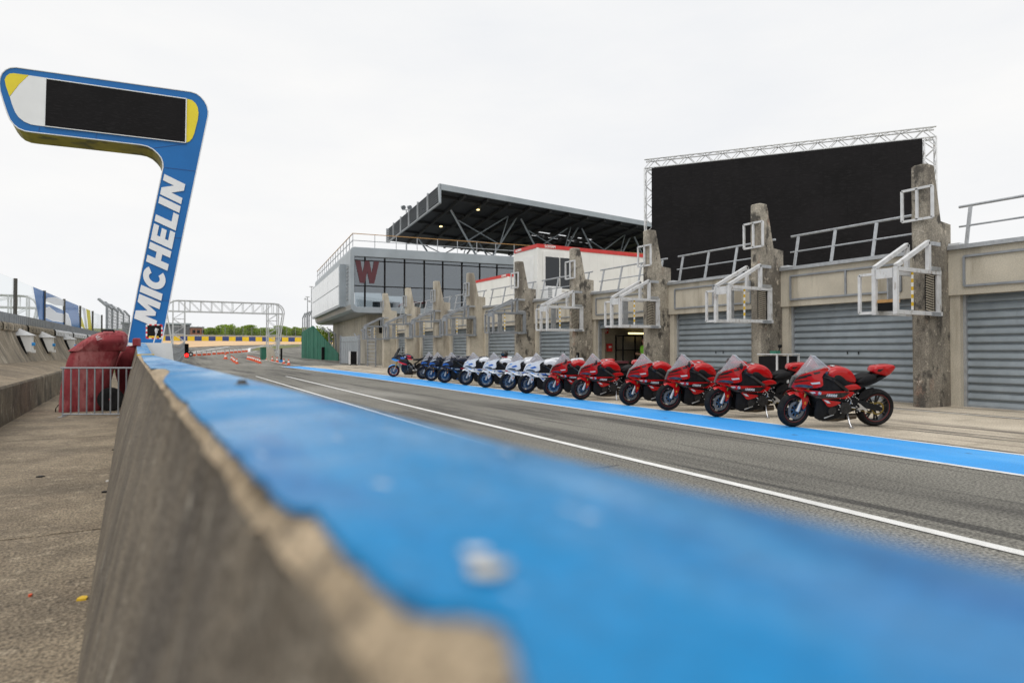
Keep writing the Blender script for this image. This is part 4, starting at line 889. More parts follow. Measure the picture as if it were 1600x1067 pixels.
# ================================================================== PIT EXIT
def gantry(x0, y0, x1, z, hgt, bh, lw, nm, label, nb=9):
    p = thing(nm, label, 'gantry', ((x0+x1)/2, y0, z)); dpt = lw
    top, bot = z+hgt, z+hgt-bh; ext = lw*.95
    for yy in (y0, y0+dpt):
        m = MB(); arc = [(x1+ext*.1+ext*math.sin(a), top-(bh*.9)*(1-math.cos(a))) for a in [math.pi/2*k/6 for k in range(7)]]; arc0 = [(x0+x1-a, b) for a, b in arc[::-1]]
        m.tube([(a, yy, b) for a, b in arc0]+[(a, yy, b) for a, b in arc]+[(x1+lw*.45, yy, z+.5)], .08, 6); m.tube([(arc0[0][0], yy, arc0[0][1]), (x0-lw*.45, yy, z+.5)], .07, 6); m.build('outer_chord', 'pale_steel', p, 50)
        m = MB(); m.bar((x0-ext, yy, bot), (x1+ext, yy, bot), .14); m.build('lower_chord', 'pale_steel', p)
        for k in range(nb+1):
            x = x0+(x1-x0)*k/nb; m = MB(); m.bar((x, yy, bot), (x, yy, top), .07); m.build('web_post', 'pale_steel', p)
            if k < nb:
                xn = x0+(x1-x0)*(k+1)/nb; m = MB(); m.bar((x, yy, top), (xn, yy, bot), .055) if k < nb/2 else m.bar((x, yy, bot), (xn, yy, top), .055); m.build('web_brace', 'pale_steel', p)
    for xc in (x0, x1):
        for s in (-1, 1):
            for yy in (y0, y0+dpt): m = MB(); m.bar((xc+s*lw/2, yy, z), (xc+s*lw/2, yy, top), .12); m.build('leg_post', 'pale_steel', p)
        n = 6
        for k in range(n):
            za, zb_ = z+(hgt-bh)*k/n, z+(hgt-bh)*(k+1)/n
            for yy in (y0, y0+dpt):
                m = MB(); s = 1 if k % 2 else -1; m.bar((xc-s*lw/2, yy, za), (xc+s*lw/2, yy, zb_), .055); m.bar((xc-lw/2, yy, zb_), (xc+lw/2, yy, zb_), .05); m.build('leg_brace', 'pale_steel', p)
    for k in range(nb+1):
        x = x0+(x1-x0)*k/nb; m = MB(); m.bar((x, y0, bot), (x, y0+dpt, bot), .08); m.bar((x, y0, top), (x, y0+dpt, top), .08); m.build('cross_tie', 'pale_steel', p)
    return p
gy = 92.; gr = AY(427, 547, gy); gl = AY(279.5, 547, gy); gt_ = AY(350, 471.5, gy).z; gb2 = AY(350, 488, gy).z
gantry(gl.x, gy, gr.x, zt(gy), gt_-zt(gy), gt_-gb2, 1.35, 'truss_gantry', 'pale tubular truss gantry with rounded corners spanning the pit exit')
gy2 = 70.; gr2 = AY(62, 547, gy2)
gantry(gr2.x-26, gy2, gr2.x-1.6, 0, AY(20, 461, gy2).z, AY(20, 461, gy2).z-AY(20, 480, gy2).z, 1.3, 'truss_gantry', 'pale truss gantry over the main straight seen through the glazed screen', 7)
cone_m = MB(); cone_m.lathe([(.02, .5), (.045, .5), (.075, .35)], (0, 0, 0), 2, 12); cone_m.cur = 1; cone_m.lathe([(.075, .35), (.11, .2)], (0, 0, 0), 2, 12); cone_m.cur = 0; cone_m.lathe([(.11, .2), (.15, .04), (.2, .04)], (0, 0, 0), 2, 12); cone_m.box((-.2, -.2, 0), (.2, .2, .04))
CM = cone_m.mesh('traffic_cone', ['cone_orange', 'white_paint'])
def cones(pts, label, group):
    for i, (x, y) in enumerate(pts):
        q = GT(x, y); o = inst(CM, 'traffic_cone', None, (q.x, q.y, zt(q.y)), scale=(.92, .92, 1.05)); tag(o, label, 'cone', group)
cones([(362, 562.5), (364.5, 564.5), (366.5, 566.5), (370, 568.5)], 'orange and white cone in the short row in the middle of the pit exit', 'short cone row')
cones([(387.3, 561.5), (389.5, 562), (392, 562.6), (394.5, 563.3), (397, 564.2), (400, 565.4), (403, 566.5), (406, 567.8)], 'orange and white cone in the long tight row in front of the green box', 'long cone row')
cones([(417.5, 562.2), (421.5, 563), (425.5, 564.4), (433, 565.9)], 'orange and white cone at the kerb line beside the gantry leg', 'cones by the gantry leg')
cones([(443.5, 568.6), (451, 570.2)], 'orange and white cone at the tip of the blue lane', 'cones at the blue lane tip')
q = GT(352.5, 561); o = inst(CM, 'traffic_cone', None, (q.x, q.y, zt(q.y)), scale=(1.3, 1.3, 1.3)); tag(o, 'lone bigger orange cone standing on a white plate', 'cone')
bkm = {}
for k, c in enumerate((('cone_orange', 'white_paint'), ('white_paint', 'cone_orange'))): pass
bxp = [(303, 555.2), (311, 554.8), (319.5, 554.2), (326.5, 553.8), (334.5, 553), (342, 552.5), (348, 552), (355, 551.4), (361.8, 550.8), (368, 550.3), (374, 549.8), (380, 549.2), (385, 548.8)]
mb2 = MB(); mb2.box((-.5, -.2, 0), (.5, .2, .26)); mb2.cur = 1; mb2.box((-.5, -.18, .261), (.5, .18, .55)); BM = mb2.mesh('road_barrier', ['cone_orange', 'white_paint'])
for x, y in bxp:
    q = GT(x, y+1); o = inst(BM, 'road_barrier', None, (q.x, q.y, zt(q.y)), (0, 0, .1), (.42, .8, 1.0)); tag(o, 'low orange and white plastic barrier block in the row closing the pit exit', 'barrier', 'barrier blocks across the pit exit')
q = GT(416, 562); gx_ = thing('green_cabinet', 'green equipment cabinet at the foot of the truss gantry', 'cabinet', (q.x, q.y, zt(q.y)))
m = MB(); m.box((q.x-.55, q.y, zt(q.y)), (q.x+.5, q.y+.9, zt(q.y)+1.35)); m.build('case', 'green_board', gx_); m = MB(); m.box((q.x-.6, q.y-.05, zt(q.y)+1.351), (q.x+.55, q.y+.95, zt(q.y)+1.42)); m.build('lid', 'green_board', gx_)
q = GT(426, 564); m = MB(); m.prism([(q.x-.55, q.y, zt(q.y)), (q.x+.4, q.y, zt(q.y)), (q.x+.05, q.y, zt(q.y)+1.5), (q.x-.6, q.y, zt(q.y)+1.5)], (0, .5, 0)); tag(m.build('concrete_block', 'garage_concrete', bevel=.03), 'sloping concrete block beside the green cabinet under the gantry', 'block')
q = GT(439.5, 565.5); bp = thing('marker_post', 'slim black marker post on a blue foot beside the gantry leg', 'post', (q.x, q.y, zt(q.y)))
m = MB(); m.box((q.x-.09, q.y-.09, zt(q.y)+.2), (q.x+.09, q.y+.09, zt(q.y)+1.45)); m.build('post', 'black', bp); m = MB(); m.box((q.x-.2, q.y-.2, zt(q.y)), (q.x+.2, q.y+.2, zt(q.y)+.2)); m.build('foot', 'lane_blue', bp)
# tyre barrier
tb = thing('tyre_barrier', 'long tyre barrier of alternating yellow and blue blocks behind the gravel', 'barrier', (20, 216, zt(216)))
TBd = densify(TB, 60); acc = 0; prev = TBd[0]; blk = MB(); blk.box((-.98, -.4, 0), (.98, .4, 1.35)); bm_ = [blk.mesh('tyre_block', c) for c in ('tyre_yellow', 'tyre_blue')]
k = 0; last = TBd[0].copy()
for p in TBd[1:]:
    seg = p-last
    while seg.length >= 2.0:
        dn = seg.normalized(); c = last+dn*1.0
        if -25 < c.x < 95: inst(bm_[k % 2], 'tyre_block', tb, (c.x-20, c.y-216, zt(c.y)+.05-zt(216)), (0, 0, math.atan2(dn.y, dn.x)))
        k += 1; last = last+dn*2.0; seg = p-last
m = MB(); m.grid([[(p.x, p.y+6, zt(p.y)-.1), (p.x, p.y+6.5, zt(p.y)+1.6), (p.x+2, p.y+18, zt(p.y)+2.3)] for p in TBd]); struct(m, 'earth_bank', 'ramp_concrete', True)
cf = thing('catch_fence', 'tall grey catch fence with wire mesh behind the tyre barrier', 'fence', (20, 222, zt(222)))
pts = [p+Vector((0, 5, 0)) for p in TBd[::6]]
for p in pts: m = MB(); m.box((p.x-.07, p.y-.07, zt(p.y)), (p.x+.07, p.y+.07, zt(p.y)+4.6)); m.build('post', 'galvanised_dark', cf)
m = MB()
for a, b in zip(pts, pts[1:]):
    for k in range(10): m.bar((a.x, a.y, zt(a.y)+.5+k*.44), (b.x, b.y, zt(b.y)+.5+k*.44), .022)
    for k in range(1, 5): q = a.lerp(b, k/5); m.bar((q.x, q.y, zt(q.y)+.4), (q.x, q.y, zt(q.y)+4.5), .022)
m.build('wire_mesh', 'galvanised_dark', cf)
# far sheds
q = GT(262, 531); D = 265
YS = AD(270, 520, D).y; a, b = AY(200, 506, YS), AY(297, 506, YS); fs = thing('far_shed', 'long grey industrial shed beyond the tyre barrier', 'building', (a.x, a.y, zt(a.y)))
m = MB(); m.box((a.x-2, a.y, zt(a.y)-1), (b.x, a.y+18, a.z)); m.build('wall', 'far_grey', fs); m = MB(); m.box((a.x-2.5, a.y-.6, a.z+.01), (b.x+.5, a.y+18.5, a.z+.7)); m.build('roof', 'panel_grey', fs)
for k in range(12): m = MB(); m.box((a.x+k*2.3, a.y-.08, zt(a.y)), (a.x+.1+k*2.3, a.y-.001, a.z-.2)); m.build('panel_joint', 'black', fs)
a2, b2 = AY(298, 512, YS-6), AY(318, 512, YS-6); fs = thing('brick_house', 'reddish brick building with dark windows next to the grey shed', 'building', (a2.x, a2.y, zt(a2.y)))
m = MB(); m.box((a2.x, a2.y, zt(a2.y)-1), (b2.x, a2.y+8, a2.z)); m.build('wall', 'brick_red', fs); m = MB(); m.box((a2.x-.3, a2.y-.3, a2.z+.01), (b2.x+.3, a2.y+8.3, a2.z+.4)); m.build('roof', 'far_grey', fs)
for k in range(3): m = MB(); xx = a2.x+.6+k*1.7; m.box((xx, a2.y-.06, a2.z-2.2), (xx+1.1, a2.y-.001, a2.z-.9)); m.build('window', 'black', fs)
# trees behind the fence
def tree(x, y, h, r, label, seed):
    rnd = random.Random(seed); z = zt(y)-.06; p = thing('broadleaf_tree', label, 'tree', (x, y, z), group='trees behind the catch fence')
    m = MB(); m.tube([(0, 0, -1), (.1, 0, h*.3), (.25, .1, h*.62)], .22, 7, .09)
    for k in range(6):
        an = rnd.random()*6.28; m.tube([(.08, 0, h*.25+k*.1*h*.5), (math.cos(an)*r*.5, math.sin(an)*r*.5, h*(.5+.07*k))], .09, 5, .03)
    m.build('trunk', 'bark', p, True, world=False)
    cl = [(rnd.gauss(0, r*.42), rnd.gauss(0, r*.42), h*(.28+.62*rnd.random()), r*(.25+.3*rnd.random())) for _ in range(26)]
    m = MB()
    for k in range(2600):
        c = rnd.choice(cl); v = Vector((rnd.gauss(0, 1), rnd.gauss(0, 1), rnd.gauss(0, 1))).normalized()*c[3]*rnd.random()**.4; pos = Vector(c[:3])+v
        pos.z = min(pos.z, h*(1.02-.3*(math.hypot(pos.x, pos.y)/r/1.5)**2))
        a = Vector((rnd.gauss(0, 1), rnd.gauss(0, 1), rnd.gauss(0, 1))).normalized(); b = a.orthogonal().normalized(); s = .2+.2*rnd.random(); c2 = a.cross(b)
        m.add([pos-b*s, pos+c2*s*.6, pos+b*s, pos-c2*s*.6], [(0, 1, 2, 3)])
    o = bpy.data.objects.new('crown', m.mesh('crown', 'leaf', fix=False)); COL.objects.link(o); o.parent = p
tps = [(310, 517), (318, 515), (328, 512), (341, 512), (351, 507), (361, 506.5), (371, 511), (381, 508.5), (391, 508), (403, 513), (413, 511.5), (424, 514), (437, 509), (449, 512), (460, 510.5), (471, 511), (480, 511), (491, 514)]
for k, (px, pyy) in enumerate(tps):
    D = 335+14*math.sin(k*2.1); t = AD(px, pyy, D); tree(t.x, t.y, max(4., t.z-zt(t.y)), 3.4+.7*math.sin(k*1.7), 'bushy bright green tree behind the catch fence', k+3)
# ================================================================== BESIDE THE LAST GARAGE
def base(px, py_): q = GT(px, py_); return Vector((q.x, q.y, 0))
gA, gB = base(471, 559.5), base(528.5, 563.8); gw = thing('green_fence', 'green vertical board fence stepping down along the ramp beside the W building', 'fence', (gA+gB)/2)
def topz(t):
    D0 = (gA.lerp(gB, t)); D = D0.x*math.sin(TH)+D0.y*math.cos(TH); px = 471+(528.5-471)*t
    yy = 519+(508.7-519)*min(1, t/.33) if t < .33 else 508.7+(552-508.7)*(t-.33)/.67
    return AD(px, yy, D).z
N = 34; gdv = (gB-gA)/N; gnm = Vector((-gdv.y, gdv.x, 0)).normalized()
if gnm.y < 0: gnm = -gnm
for k in range(N):
    a, b = gA+gdv*(k+.04), gA+gdv*(k+.96); off = gnm*random.uniform(-.02, .02); m = MB(); z = zt(a.y)-.05
    m.prism([a+off+UP*z, b+off+UP*z, b+off+UP*topz((k+.96)/N), a+off+UP*topz((k+.04)/N)], gnm*.08); m.build('board', 'green_board', gw)
q = gA.lerp(gB, .62); m = MB(); m.cbox((q.x, q.y-.2, zt(q.y)+.75), (.5, .3, 1.5)); tag(m.build('waste_bin', 'black', bevel=.05), 'dark upright bin standing against the green board fence', 'bin')
m = MB(); a, b = base(529, 560)+Vector((0, 6, 0)), base(529, 560)+Vector((2, 22, 0))
def shrub(px, pyy, D, r, label):
    c = AD(px, pyy, D); g = zt(c.y); p = thing('shrub', label, 'shrub', (c.x, c.y, g), group='shrubs behind the green fence'); rnd = random.Random(int(px)); m = MB()
    for k in range(500):
        v = Vector((rnd.gauss(0, r*.5), rnd.gauss(0, r*.5), g+(c.z-g)*rnd.random()**.6+rnd.gauss(0, .15)))+Vector((c.x, c.y, 0)); a = Vector((rnd.gauss(0, 1), rnd.gauss(0, 1), rnd.gauss(0, 1))).normalized(); b = a.orthogonal().normalized(); c2 = a.cross(b); s = .1+.1*rnd.random()
        v.z = max(v.z, g+.1); m.add([v-b*s, v+c2*s*.6, v+b*s, v-c2*s*.6], [(0, 1, 2, 3)])
    m.build('foliage', 'leaf', p); m = MB(); m.tube([(c.x, c.y, g), (c.x, c.y, c.z-.2)], .05, 6); m.build('stem', 'bark', p)
shrub(500, 511, 88, 1.0, 'leafy green shrub showing above the peak of the green board fence'); shrub(511, 520, 84, .9, 'smaller shrub behind the sloping top of the green board fence')
# metal gate
g0, g1 = base(532, 569), base(561, 570.5); mg = thing('steel_gate', 'grey sheet steel gate with tall posts between the green fence and the last garage', 'gate', (g0+g1)/2)
dv = g1-g0; D = g0.x*math.sin(TH)+g0.y*math.cos(TH); hz = AD(545, 526, D).z
m = MB(); m.prism([g0+UP*.12, g1+UP*.12, g1+UP*hz, g0+UP*hz], (.02, .06, 0)); m.build('sheet', 'panel_grey', mg)
for k in range(9): q = g0.lerp(g1, (k+.5)/9); m = MB(); m.bar(q+UP*.15+Vector((0, -.02, 0)), q+UP*(hz-.05)+Vector((0, -.02, 0)), .04); m.build('rib', 'galvanised', mg)
for q in (g0, g1): m = MB(); m.bar(q, q+UP*(hz+.1), .14); m.build('gate_post', 'galvanised_dark', mg)
m = MB(); m.bar(g0+UP*(hz-.5), g1+UP*(hz-.5), .06); m.build('cross_rail', 'galvanised_dark', mg)
af = thing('angled_fence', 'wire fence with outward angled posts and a ladder beside the last buttress', 'fence', base(575, 572))
fpx = [(562, 571, 553, 521), (574.5, 572, 564, 515), (587, 573, 578, 516)]
fpts = []
for px, yb, tpx, ty in fpx:
    q = base(px, yb); D = q.x*math.sin(TH)+q.y*math.cos(TH); k1 = AD(px, ty+10, D); k2 = AD(tpx, ty, D); m = MB(); m.bar(q, k1, .1); m.bar(k1, k2, .1); m.build('post', 'galvanised_dark', af); fpts.append((q, k1))
for (a, a1), (b, b1) in zip(fpts, fpts[1:]):
    m = MB()
    for k in range(14): t = k/13; m.tube([a.lerp(a1, t), b.lerp(b1, t)], .012, 4)
    m.build('wire', 'galvanised_dark', af)
for k in range(10): a, b = fpts[1][0]+UP*(.35+k*.3), fpts[2][0]+UP*(.35+k*.3); m = MB(); m.bar(a, b, .05); m.build('rung', 'galvanised', af)
for px0, px1, py_ in ((510, 502, 512), (520, 512, 514)):
    q = base(px0+6, 566); D = 75; k1, k2 = AD(px0+4, py_+8, D), AD(px1, py_, D); b0 = AD(px0+6, 560, D); p = thing('angled_post', 'grey steel fence post with angled arm above the green board fence', 'post', (b0.x, b0.y, zt(b0.y)), group='angled posts by the green fence')
    m = MB(); m.bar((b0.x, b0.y, zt(b0.y)-.02), k1, .16); m.build('post', 'galvanised_dark', p); m = MB(); m.bar(k1, k2, .15); m.build('arm', 'galvanised_dark', p)
q = base(552.5, 571); sp = thing('speaker_cabinet', 'black loudspeaker cabinet in a pale frame on castors in front of the steel gate', 'speaker', q)
D = q.x*math.sin(TH)+q.y*math.cos(TH); hz = AD(552, 549, D).z
m = MB(); m.box((q.x-.28, q.y, .1), (q.x+.28, q.y+.4, hz)); m.build('case', 'black', sp)
for s in (-.31, .31): m = MB(); m.box((q.x+s-.03, q.y-.03, .1), (q.x+s+.03, q.y+.4, hz+.02)); m.build('frame', 'pale_steel', sp)
for s in (-.25, .25): m = MB(); m.lathe([(0, -.03), (.055, -.03), (.055, .03), (0, .03)], (q.x+s, q.y+.1, .06), 0, 10); m.build('castor', 'rubber', sp)
# lamp posts and cameras on poles behind the green fence
for px, ytop, D, lab in ((486.5, 448, 120, 'tall thin lamp post rising behind the green board fence'), (480.5, 464, 116, 'shorter pole with two cameras behind the green board fence')):
    b_, t_ = AD(px, 547, D), AD(px, ytop, D); p = thing('lamp_post', lab, 'lamp post', (b_.x, b_.y, zt(b_.y)))
    m = MB(); m.tube([(b_.x, b_.y, zt(b_.y)), t_], .12, 7, .07); m.build('pole', 'galvanised', p)
    m = MB(); m.cbox(t_, (.7, .3, .14)); m.build('head', 'pale_steel', p)
    if 'camera' in lab:
        for s in (-.4, .35): m = MB(); m.cbox(t_+Vector((s, 0, -.6-.5*s)), (.3, .4, .3)); m.bar(t_+Vector((0, 0, -.5)), t_+Vector((s, 0, -.6-.5*s)), .06); m.build('camera', 'pale_steel', p)
for k in range(4):
    b_ = AD(473+k*3.3, 540, 118-k*4); t_ = AD(473+k*3.3, 497-k*.8, 118-k*4); t2 = AD(477+k*3.3, 489-k*1.2, 118-k*4)
    p = thing('mesh_post', 'grey curved mesh fence post above the green board fence', 'post', (b_.x, b_.y, zt(b_.y)), group='curved posts above the green fence'); m = MB(); m.bar((b_.x, b_.y, zt(b_.y)), t_, .3, .15); m.build('post', 'galvanised_dark', p); m = MB(); m.bar(t_, t2, .3, .15); m.build('arm', 'galvanised_dark', p)
# ================================================================== MOTORCYCLES
def paint(name, c, metal=.0, rough=.45): return proc(name, c, tuple(x*.93 for x in c), 3, rough, metal, coat=.8, obj=True, spec=.1)
paint('moto_red', (.42, .003, .005)); paint('moto_white', (.68, .71, .76)); paint('moto_navy', (.010, .014, .030)); paint('moto_blue', (.02, .13, .50)); paint('moto_lightblue', (.05, .30, .75))
paint('moto_black', (.012, .012, .013), rough=.35); paint('moto_scarlet', (.70, .03, .04)); paint('moto_silver', (.55, .58, .62), .3)
proc('moto_matt', (.012, .012, .013), (.02, .02, .021), 9, .6, spec=.08, obj=True); proc('engine_metal', (.03, .03, .031), (.012, .012, .013), 14, .45, .4, obj=True, speck=(60, .4))
proc('alloy', (.62, .63, .65), (.5, .51, .53), 8, .3, .8, obj=True); proc('fork_gold', (.48, .33, .10), None, 8, .3, .7, obj=True); proc('disc_steel', (.20, .23, .27), (.12, .14, .17), 25, .3, .8, obj=True)
proc('disc_blue', (.05, .13, .25), (.03, .08, .17), 20, .35, .6, obj=True); proc('rim_black', (.022, .022, .024), None, 6, .3, .3, obj=True); proc('rim_blue', (.008, .035, .10), None, 6, .3, .4, obj=True)
proc('exhaust_steel', (.16, .13, .10), (.09, .075, .06), 9, .4, .8, obj=True); proc('pin_red', (.22, .008, .01), None, 5, .4, obj=True); proc('chain_gold', (.24, .175, .04), None, 20, .45, .6, obj=True); proc('reflector', (.75, .22, .02), None, 5, .3, obj=True)
proc('lens_dark', (.02, .05, .09), (.05, .10, .16), 12, .12, .2, obj=True)
def chaikin(p, n=2):
    for _ in range(n):
        q = []
        for a, b in zip(p, p[1:]+p[:1]): q += [(a[0]*.75+b[0]*.25, a[1]*.75+b[1]*.25), (a[0]*.25+b[0]*.75, a[1]*.25+b[1]*.75)]
        p = q
    return p
def sstep(a, b, x): t = max(0, min(1, (x-a)/(b-a))); return t*t*(3-2*t)
def puff(poly, rings, capy, n=2):
    poly = chaikin(poly, n); N = len(poly); cx = sum(p[0] for p in poly)/N; cz = sum(p[1] for p in poly)/N; m = MB(); vs = []; fs = []
    seq = [(0, capy)]
    L = [(s, y) for s, y in rings]
    ringsall = [(s, y) for s, y in L[::-1]]+[(s, -y) for s, y in L]
    for s, y in ringsall: vs += [(cx+(p[0]-cx)*s, y, cz+(p[1]-cz)*s) for p in poly]
    for i in range(len(ringsall)-1):
        for j in range(N): fs.append((i*N+j, i*N+(j+1) % N, (i+1)*N+(j+1) % N, (i+1)*N+j))
    a = len(vs); vs += [(cx, capy, cz), (cx, -capy, cz)]; k = (len(ringsall)-1)*N
    for j in range(N): fs.append((a, (j+1) % N, j)); fs.append((a+1, k+j, k+(j+1) % N))
    return m.add(vs, fs)
def panel(mb, poly, yf, th=.012, cuts=2, smooth=1, both=True):
    poly = chaikin(poly, smooth) if smooth else poly
    bm = bmesh.new(); f = bm.faces.new([bm.verts.new((x, 0, z)) for x, z in poly]); bmesh.ops.triangulate(bm, faces=[f]); bmesh.ops.subdivide_edges(bm, edges=bm.edges[:], cuts=cuts, use_grid_fill=True)
    bm.verts.index_update(); V = [v.co.copy() for v in bm.verts]; F = [tuple(v.index for v in f.verts) for f in bm.faces]; E = [tuple(v.index for v in e.verts) for e in bm.edges if e.is_boundary]; bm.free()
    n = len(V)
    for s in ((1, -1) if both else (1,)):
        mb.add([(v.x, s*yf(v.x, v.z), v.z) for v in V]+[(v.x, s*(yf(v.x, v.z)-th), v.z) for v in V], F+[tuple(i+n for i in f[::-1]) for f in F]+[(a, b, b+n, a+n) for a, b in E])
    return mb
def fwid(x, z):
    w_ = .035+.195*sstep(.12, -.32, x)-.05*sstep(-.55, -1.0, x)
    return w_*(1-.35*sstep(.45, .12, z))*(1-.22*sstep(.75, 1.05, z))
RX, RZ_ = -1.457, .325
STEER = Matrix.Translation((-.07, 0, 0)) @ Matrix.Rotation(math.radians(7), 4, 'Z') @ Matrix.Translation((.07, 0, 0))
def make_wheel(root, nm, ax, r, wd, rim, disc, front, stripe):
    e = bpy.data.objects.new(nm, None); COL.objects.link(e); e.parent = root; e.location = (ax, 0, r)
    if front: e.rotation_euler.z = math.radians(7)
    h = wd/2; ri = r-.088
    def part(n, mb, mt, sm=40): return mb.build(n, mt, e, sm, world=False)
    m = MB(); m.lathe([(ri, -h*.72), (ri+.025, -h*.92), (r-.045, -h), (r-.018, -h*.78), (r-.004, -h*.4), (r, 0), (r-.004, h*.4), (r-.018, h*.78), (r-.045, h), (ri+.025, h*.92), (ri, h*.72), (ri-.01, 0), (ri, -h*.72)], (0, 0, 0), 1, 40); part('tyre', m, 'rubber')
    m = MB(); m.lathe([(ri+.003, -h*.74), (ri-.022, -h*.6), (ri-.03, 0), (ri-.022, h*.6), (ri+.003, h*.74)], (0, 0, 0), 1, 40); m.lathe([(.0, -.055), (.045, -.055), (.05, 0), (.045, .055), (0, .055)], (0, 0, 0), 1, 16)
    for k in range(7):
        a = 2*math.pi*k/7
        for da in (-.13, .13): m.bar((.035*math.cos(a), 0, .035*math.sin(a)), ((ri-.02)*math.cos(a+da), 0, (ri-.02)*math.sin(a+da)), .022, .026, (0, 1, 0))
    part('rim', m, rim)
    if stripe: m = MB(); m.lathe([(ri+.001, h*.745), (ri-.006, h*.72)], (0, 0, 0), 1, 40); m.lathe([(ri+.001, -h*.745), (ri-.006, -h*.72)], (0, 0, 0), 1, 40); part('pinstripe', m, stripe)
    if front:
        for s in (-1, 1): m = MB(); m.lathe([(.105, s*.062), (.155, s*.062), (.155, s*.067), (.105, s*.067), (.105, s*.062)], (0, 0, 0), 1, 32); part('brake_disc', m, 'disc_steel')
        for s in (-1, 1):
            m = MB(); [m.bar((.04*math.cos(t), s*.062, .04*math.sin(t)), (.108*math.cos(t+.2), s*.064, .108*math.sin(t+.2)), .02, .006, (0, 1, 0)) for t in [2*math.pi*k/8 for k in range(8)]]; m.lathe([(.03, s*.06), (.055, s*.062)], (0, 0, 0), 1, 16); part('disc_carrier', m, disc)
            m = MB(); m.cbox((-.135, s*.068, .045), (.05, .06, .11)); part('brake_caliper', m, disc)
    else:
        m = MB(); m.lathe([(.09, -.075), (.11, -.08), (.11, -.075)], (0, 0, 0), 1, 24); part('brake_disc', m, 'disc_steel')
        m = MB(); m.lathe([(.085, .09), (.112, .092), (.112, .098), (.085, .098), (.085, .09)], (0, 0, 0), 1, 32); part('sprocket', m, 'chain_gold')
    return e
def make_bike(kind, P):
    """P: palette; x forward, y to the rider's left, origin on the ground under the front axle"""
    root = thing('motorcycle', 'x', 'motorcycle')
    RIGHT = {}
    PAIRED = {'graphic', 'headlight', 'nose_fairing', 'side_fairing', 'lower_blade', 'inner_panel', 'reflector', 'vent', 'frame_spar', 'footrest_bracket', 'swingarm', 'frame', 'subframe', 'belly_pan', 'brake_guard'}
    def B(n, mb, mt, sm=35, par=root):
        if n not in PAIRED: return mb.build(n, mt, par, sm, world=False)
        out = []
        for s in (1, -1):
            k = MB(); use = [f for f in mb.f if s*sum(mb.v[i][1] for i in f) > 0]; idx = {}
            for f in use:
                for i in f: idx.setdefault(i, len(idx))
            k.add([mb.v[i] for i in idx], [tuple(idx[i] for i in f) for f in use]); out.append(k.build(n, mt, par if s > 0 else RIGHT.get(par, par), sm, world=False))
        RIGHT[out[0]] = out[1]; return out[0]
    xr = kind == 'adventure'
    make_wheel(root, 'front_wheel', 0, .30, .12, P['rim'], P['disc'], True, P['stripe'])
    make_wheel(root, 'rear_wheel', RX, RZ_, .19, P['rim'], P['disc'], False, P['stripe'])
    ftop = (-.29, .93) if not xr else (-.27, 1.0)
    def st(m): m.v = [tuple(STEER @ Vector(v)) for v in m.v]; return m
    for s in (-1, 1):
        m = MB(); m.tube([(.012, s*.105, .29), (-.012, s*.105, .36), (-.075, s*.105, .50)], .030, 10); fk = B('fork_leg', st(m), 'alloy')
        m = MB(); m.tube([(-.075, s*.105, .50), (ftop[0], s*.105, ftop[1])], .026, 10); B('fork_tube', st(m), 'fork_gold')
    m = MB(); m.tube([(0, -.12, .30), (0, .12, .30)], .018, 10); B('axle', st(m), 'alloy')
    # front mudguard
    rows = []; 
    for k in range(11):
        a = math.radians(62+k*10.5 if not xr else 40+k*11); R_ = .318; wv = .062*(1-.25*abs(k-5)/5)
        rows.append([(R_*math.cos(a)*(1-.02*abs(j)), wv*j/2.2, .30+R_*math.sin(a)-.028*(abs(j)/2.2)**2) for j in (-2.2, -1.6, -.8, 0, .8, 1.6, 2.2)])
    m = MB(); m.grid(rows)
    gp = [(.10, .595), (.0, .625), (-.10, .61), (-.165, .55), (-.16, .46), (-.10, .345), (-.05, .33), (-.06, .44), (-.02, .53), (.06, .57)]
    fg = B('front_mudguard', st(m), P['guard']); m = MB(); panel(m, gp, lambda x, z: .142-.03*sstep(.5, .62, z), .008, 1); B('brake_guard', st(m), P['guard']) if not xr else None
    m = MB(); 
    for s in (-1, 1): m.cbox((-.095, s*.146, .44), (.028, .012, .045))
    B('reflector', st(m), 'reflector')
    # engine, frame, swingarm
    m = MB(); m.box((-.92, -.15, .30), (-.42, .15, .56)); m.box((-.62, -.17, .42), (-.40, .17, .66)); m.lathe([(0, .0), (.10, .0), (.115, -.03), (.115, -.06)], (-.80, .215, .36), 1, 20); m.lathe([(0, .01), (.07, .01), (.085, -.05)], (-.56, .205, .32), 1, 18); m.box((-.86, -.12, .16), (-.48, .12, .31))
    for k in range(6): m.box((-.60+k*.03, .165, .45), (-.59+k*.03, .185, .6))
    B('engine', m, 'engine_metal', bevel=.01) if False else B('engine', m, 'engine_metal')
    m = MB(); panel(m, [(-.30, .80), (-.38, .90), (-.62, .78), (-.90, .62), (-1.0, .42), (-.94, .34), (-.86, .40), (-.80, .56), (-.56, .66)], lambda x, z: .155+.03*sstep(-.4, -.8, x), .03); B('frame', m, 'moto_matt')
    m = MB(); m.tube([(-.95, .12, .84), (-1.2, .09, .86), (-1.52, .05, .93)], .022, 8); m.tube([(-.98, .14, .60), (-1.35, .07, .86)], .018, 8); m.tube([(-.95, -.12, .84), (-1.2, -.09, .86), (-1.52, -.05, .93)], .022, 8); m.tube([(-.98, -.14, .60), (-1.35, -.07, .86)], .018, 8); B('subframe', m, 'moto_matt')
    m = MB()
    panel(m, [(-.90, .46), (-1.05, .49), (-1.30, .43), (-1.50, .36), (-1.53, .31), (-1.45, .28), (-1.25, .33), (-1.02, .35), (-.92, .38)], lambda x, z: .135, .035); B('swingarm', m, 'moto_matt')
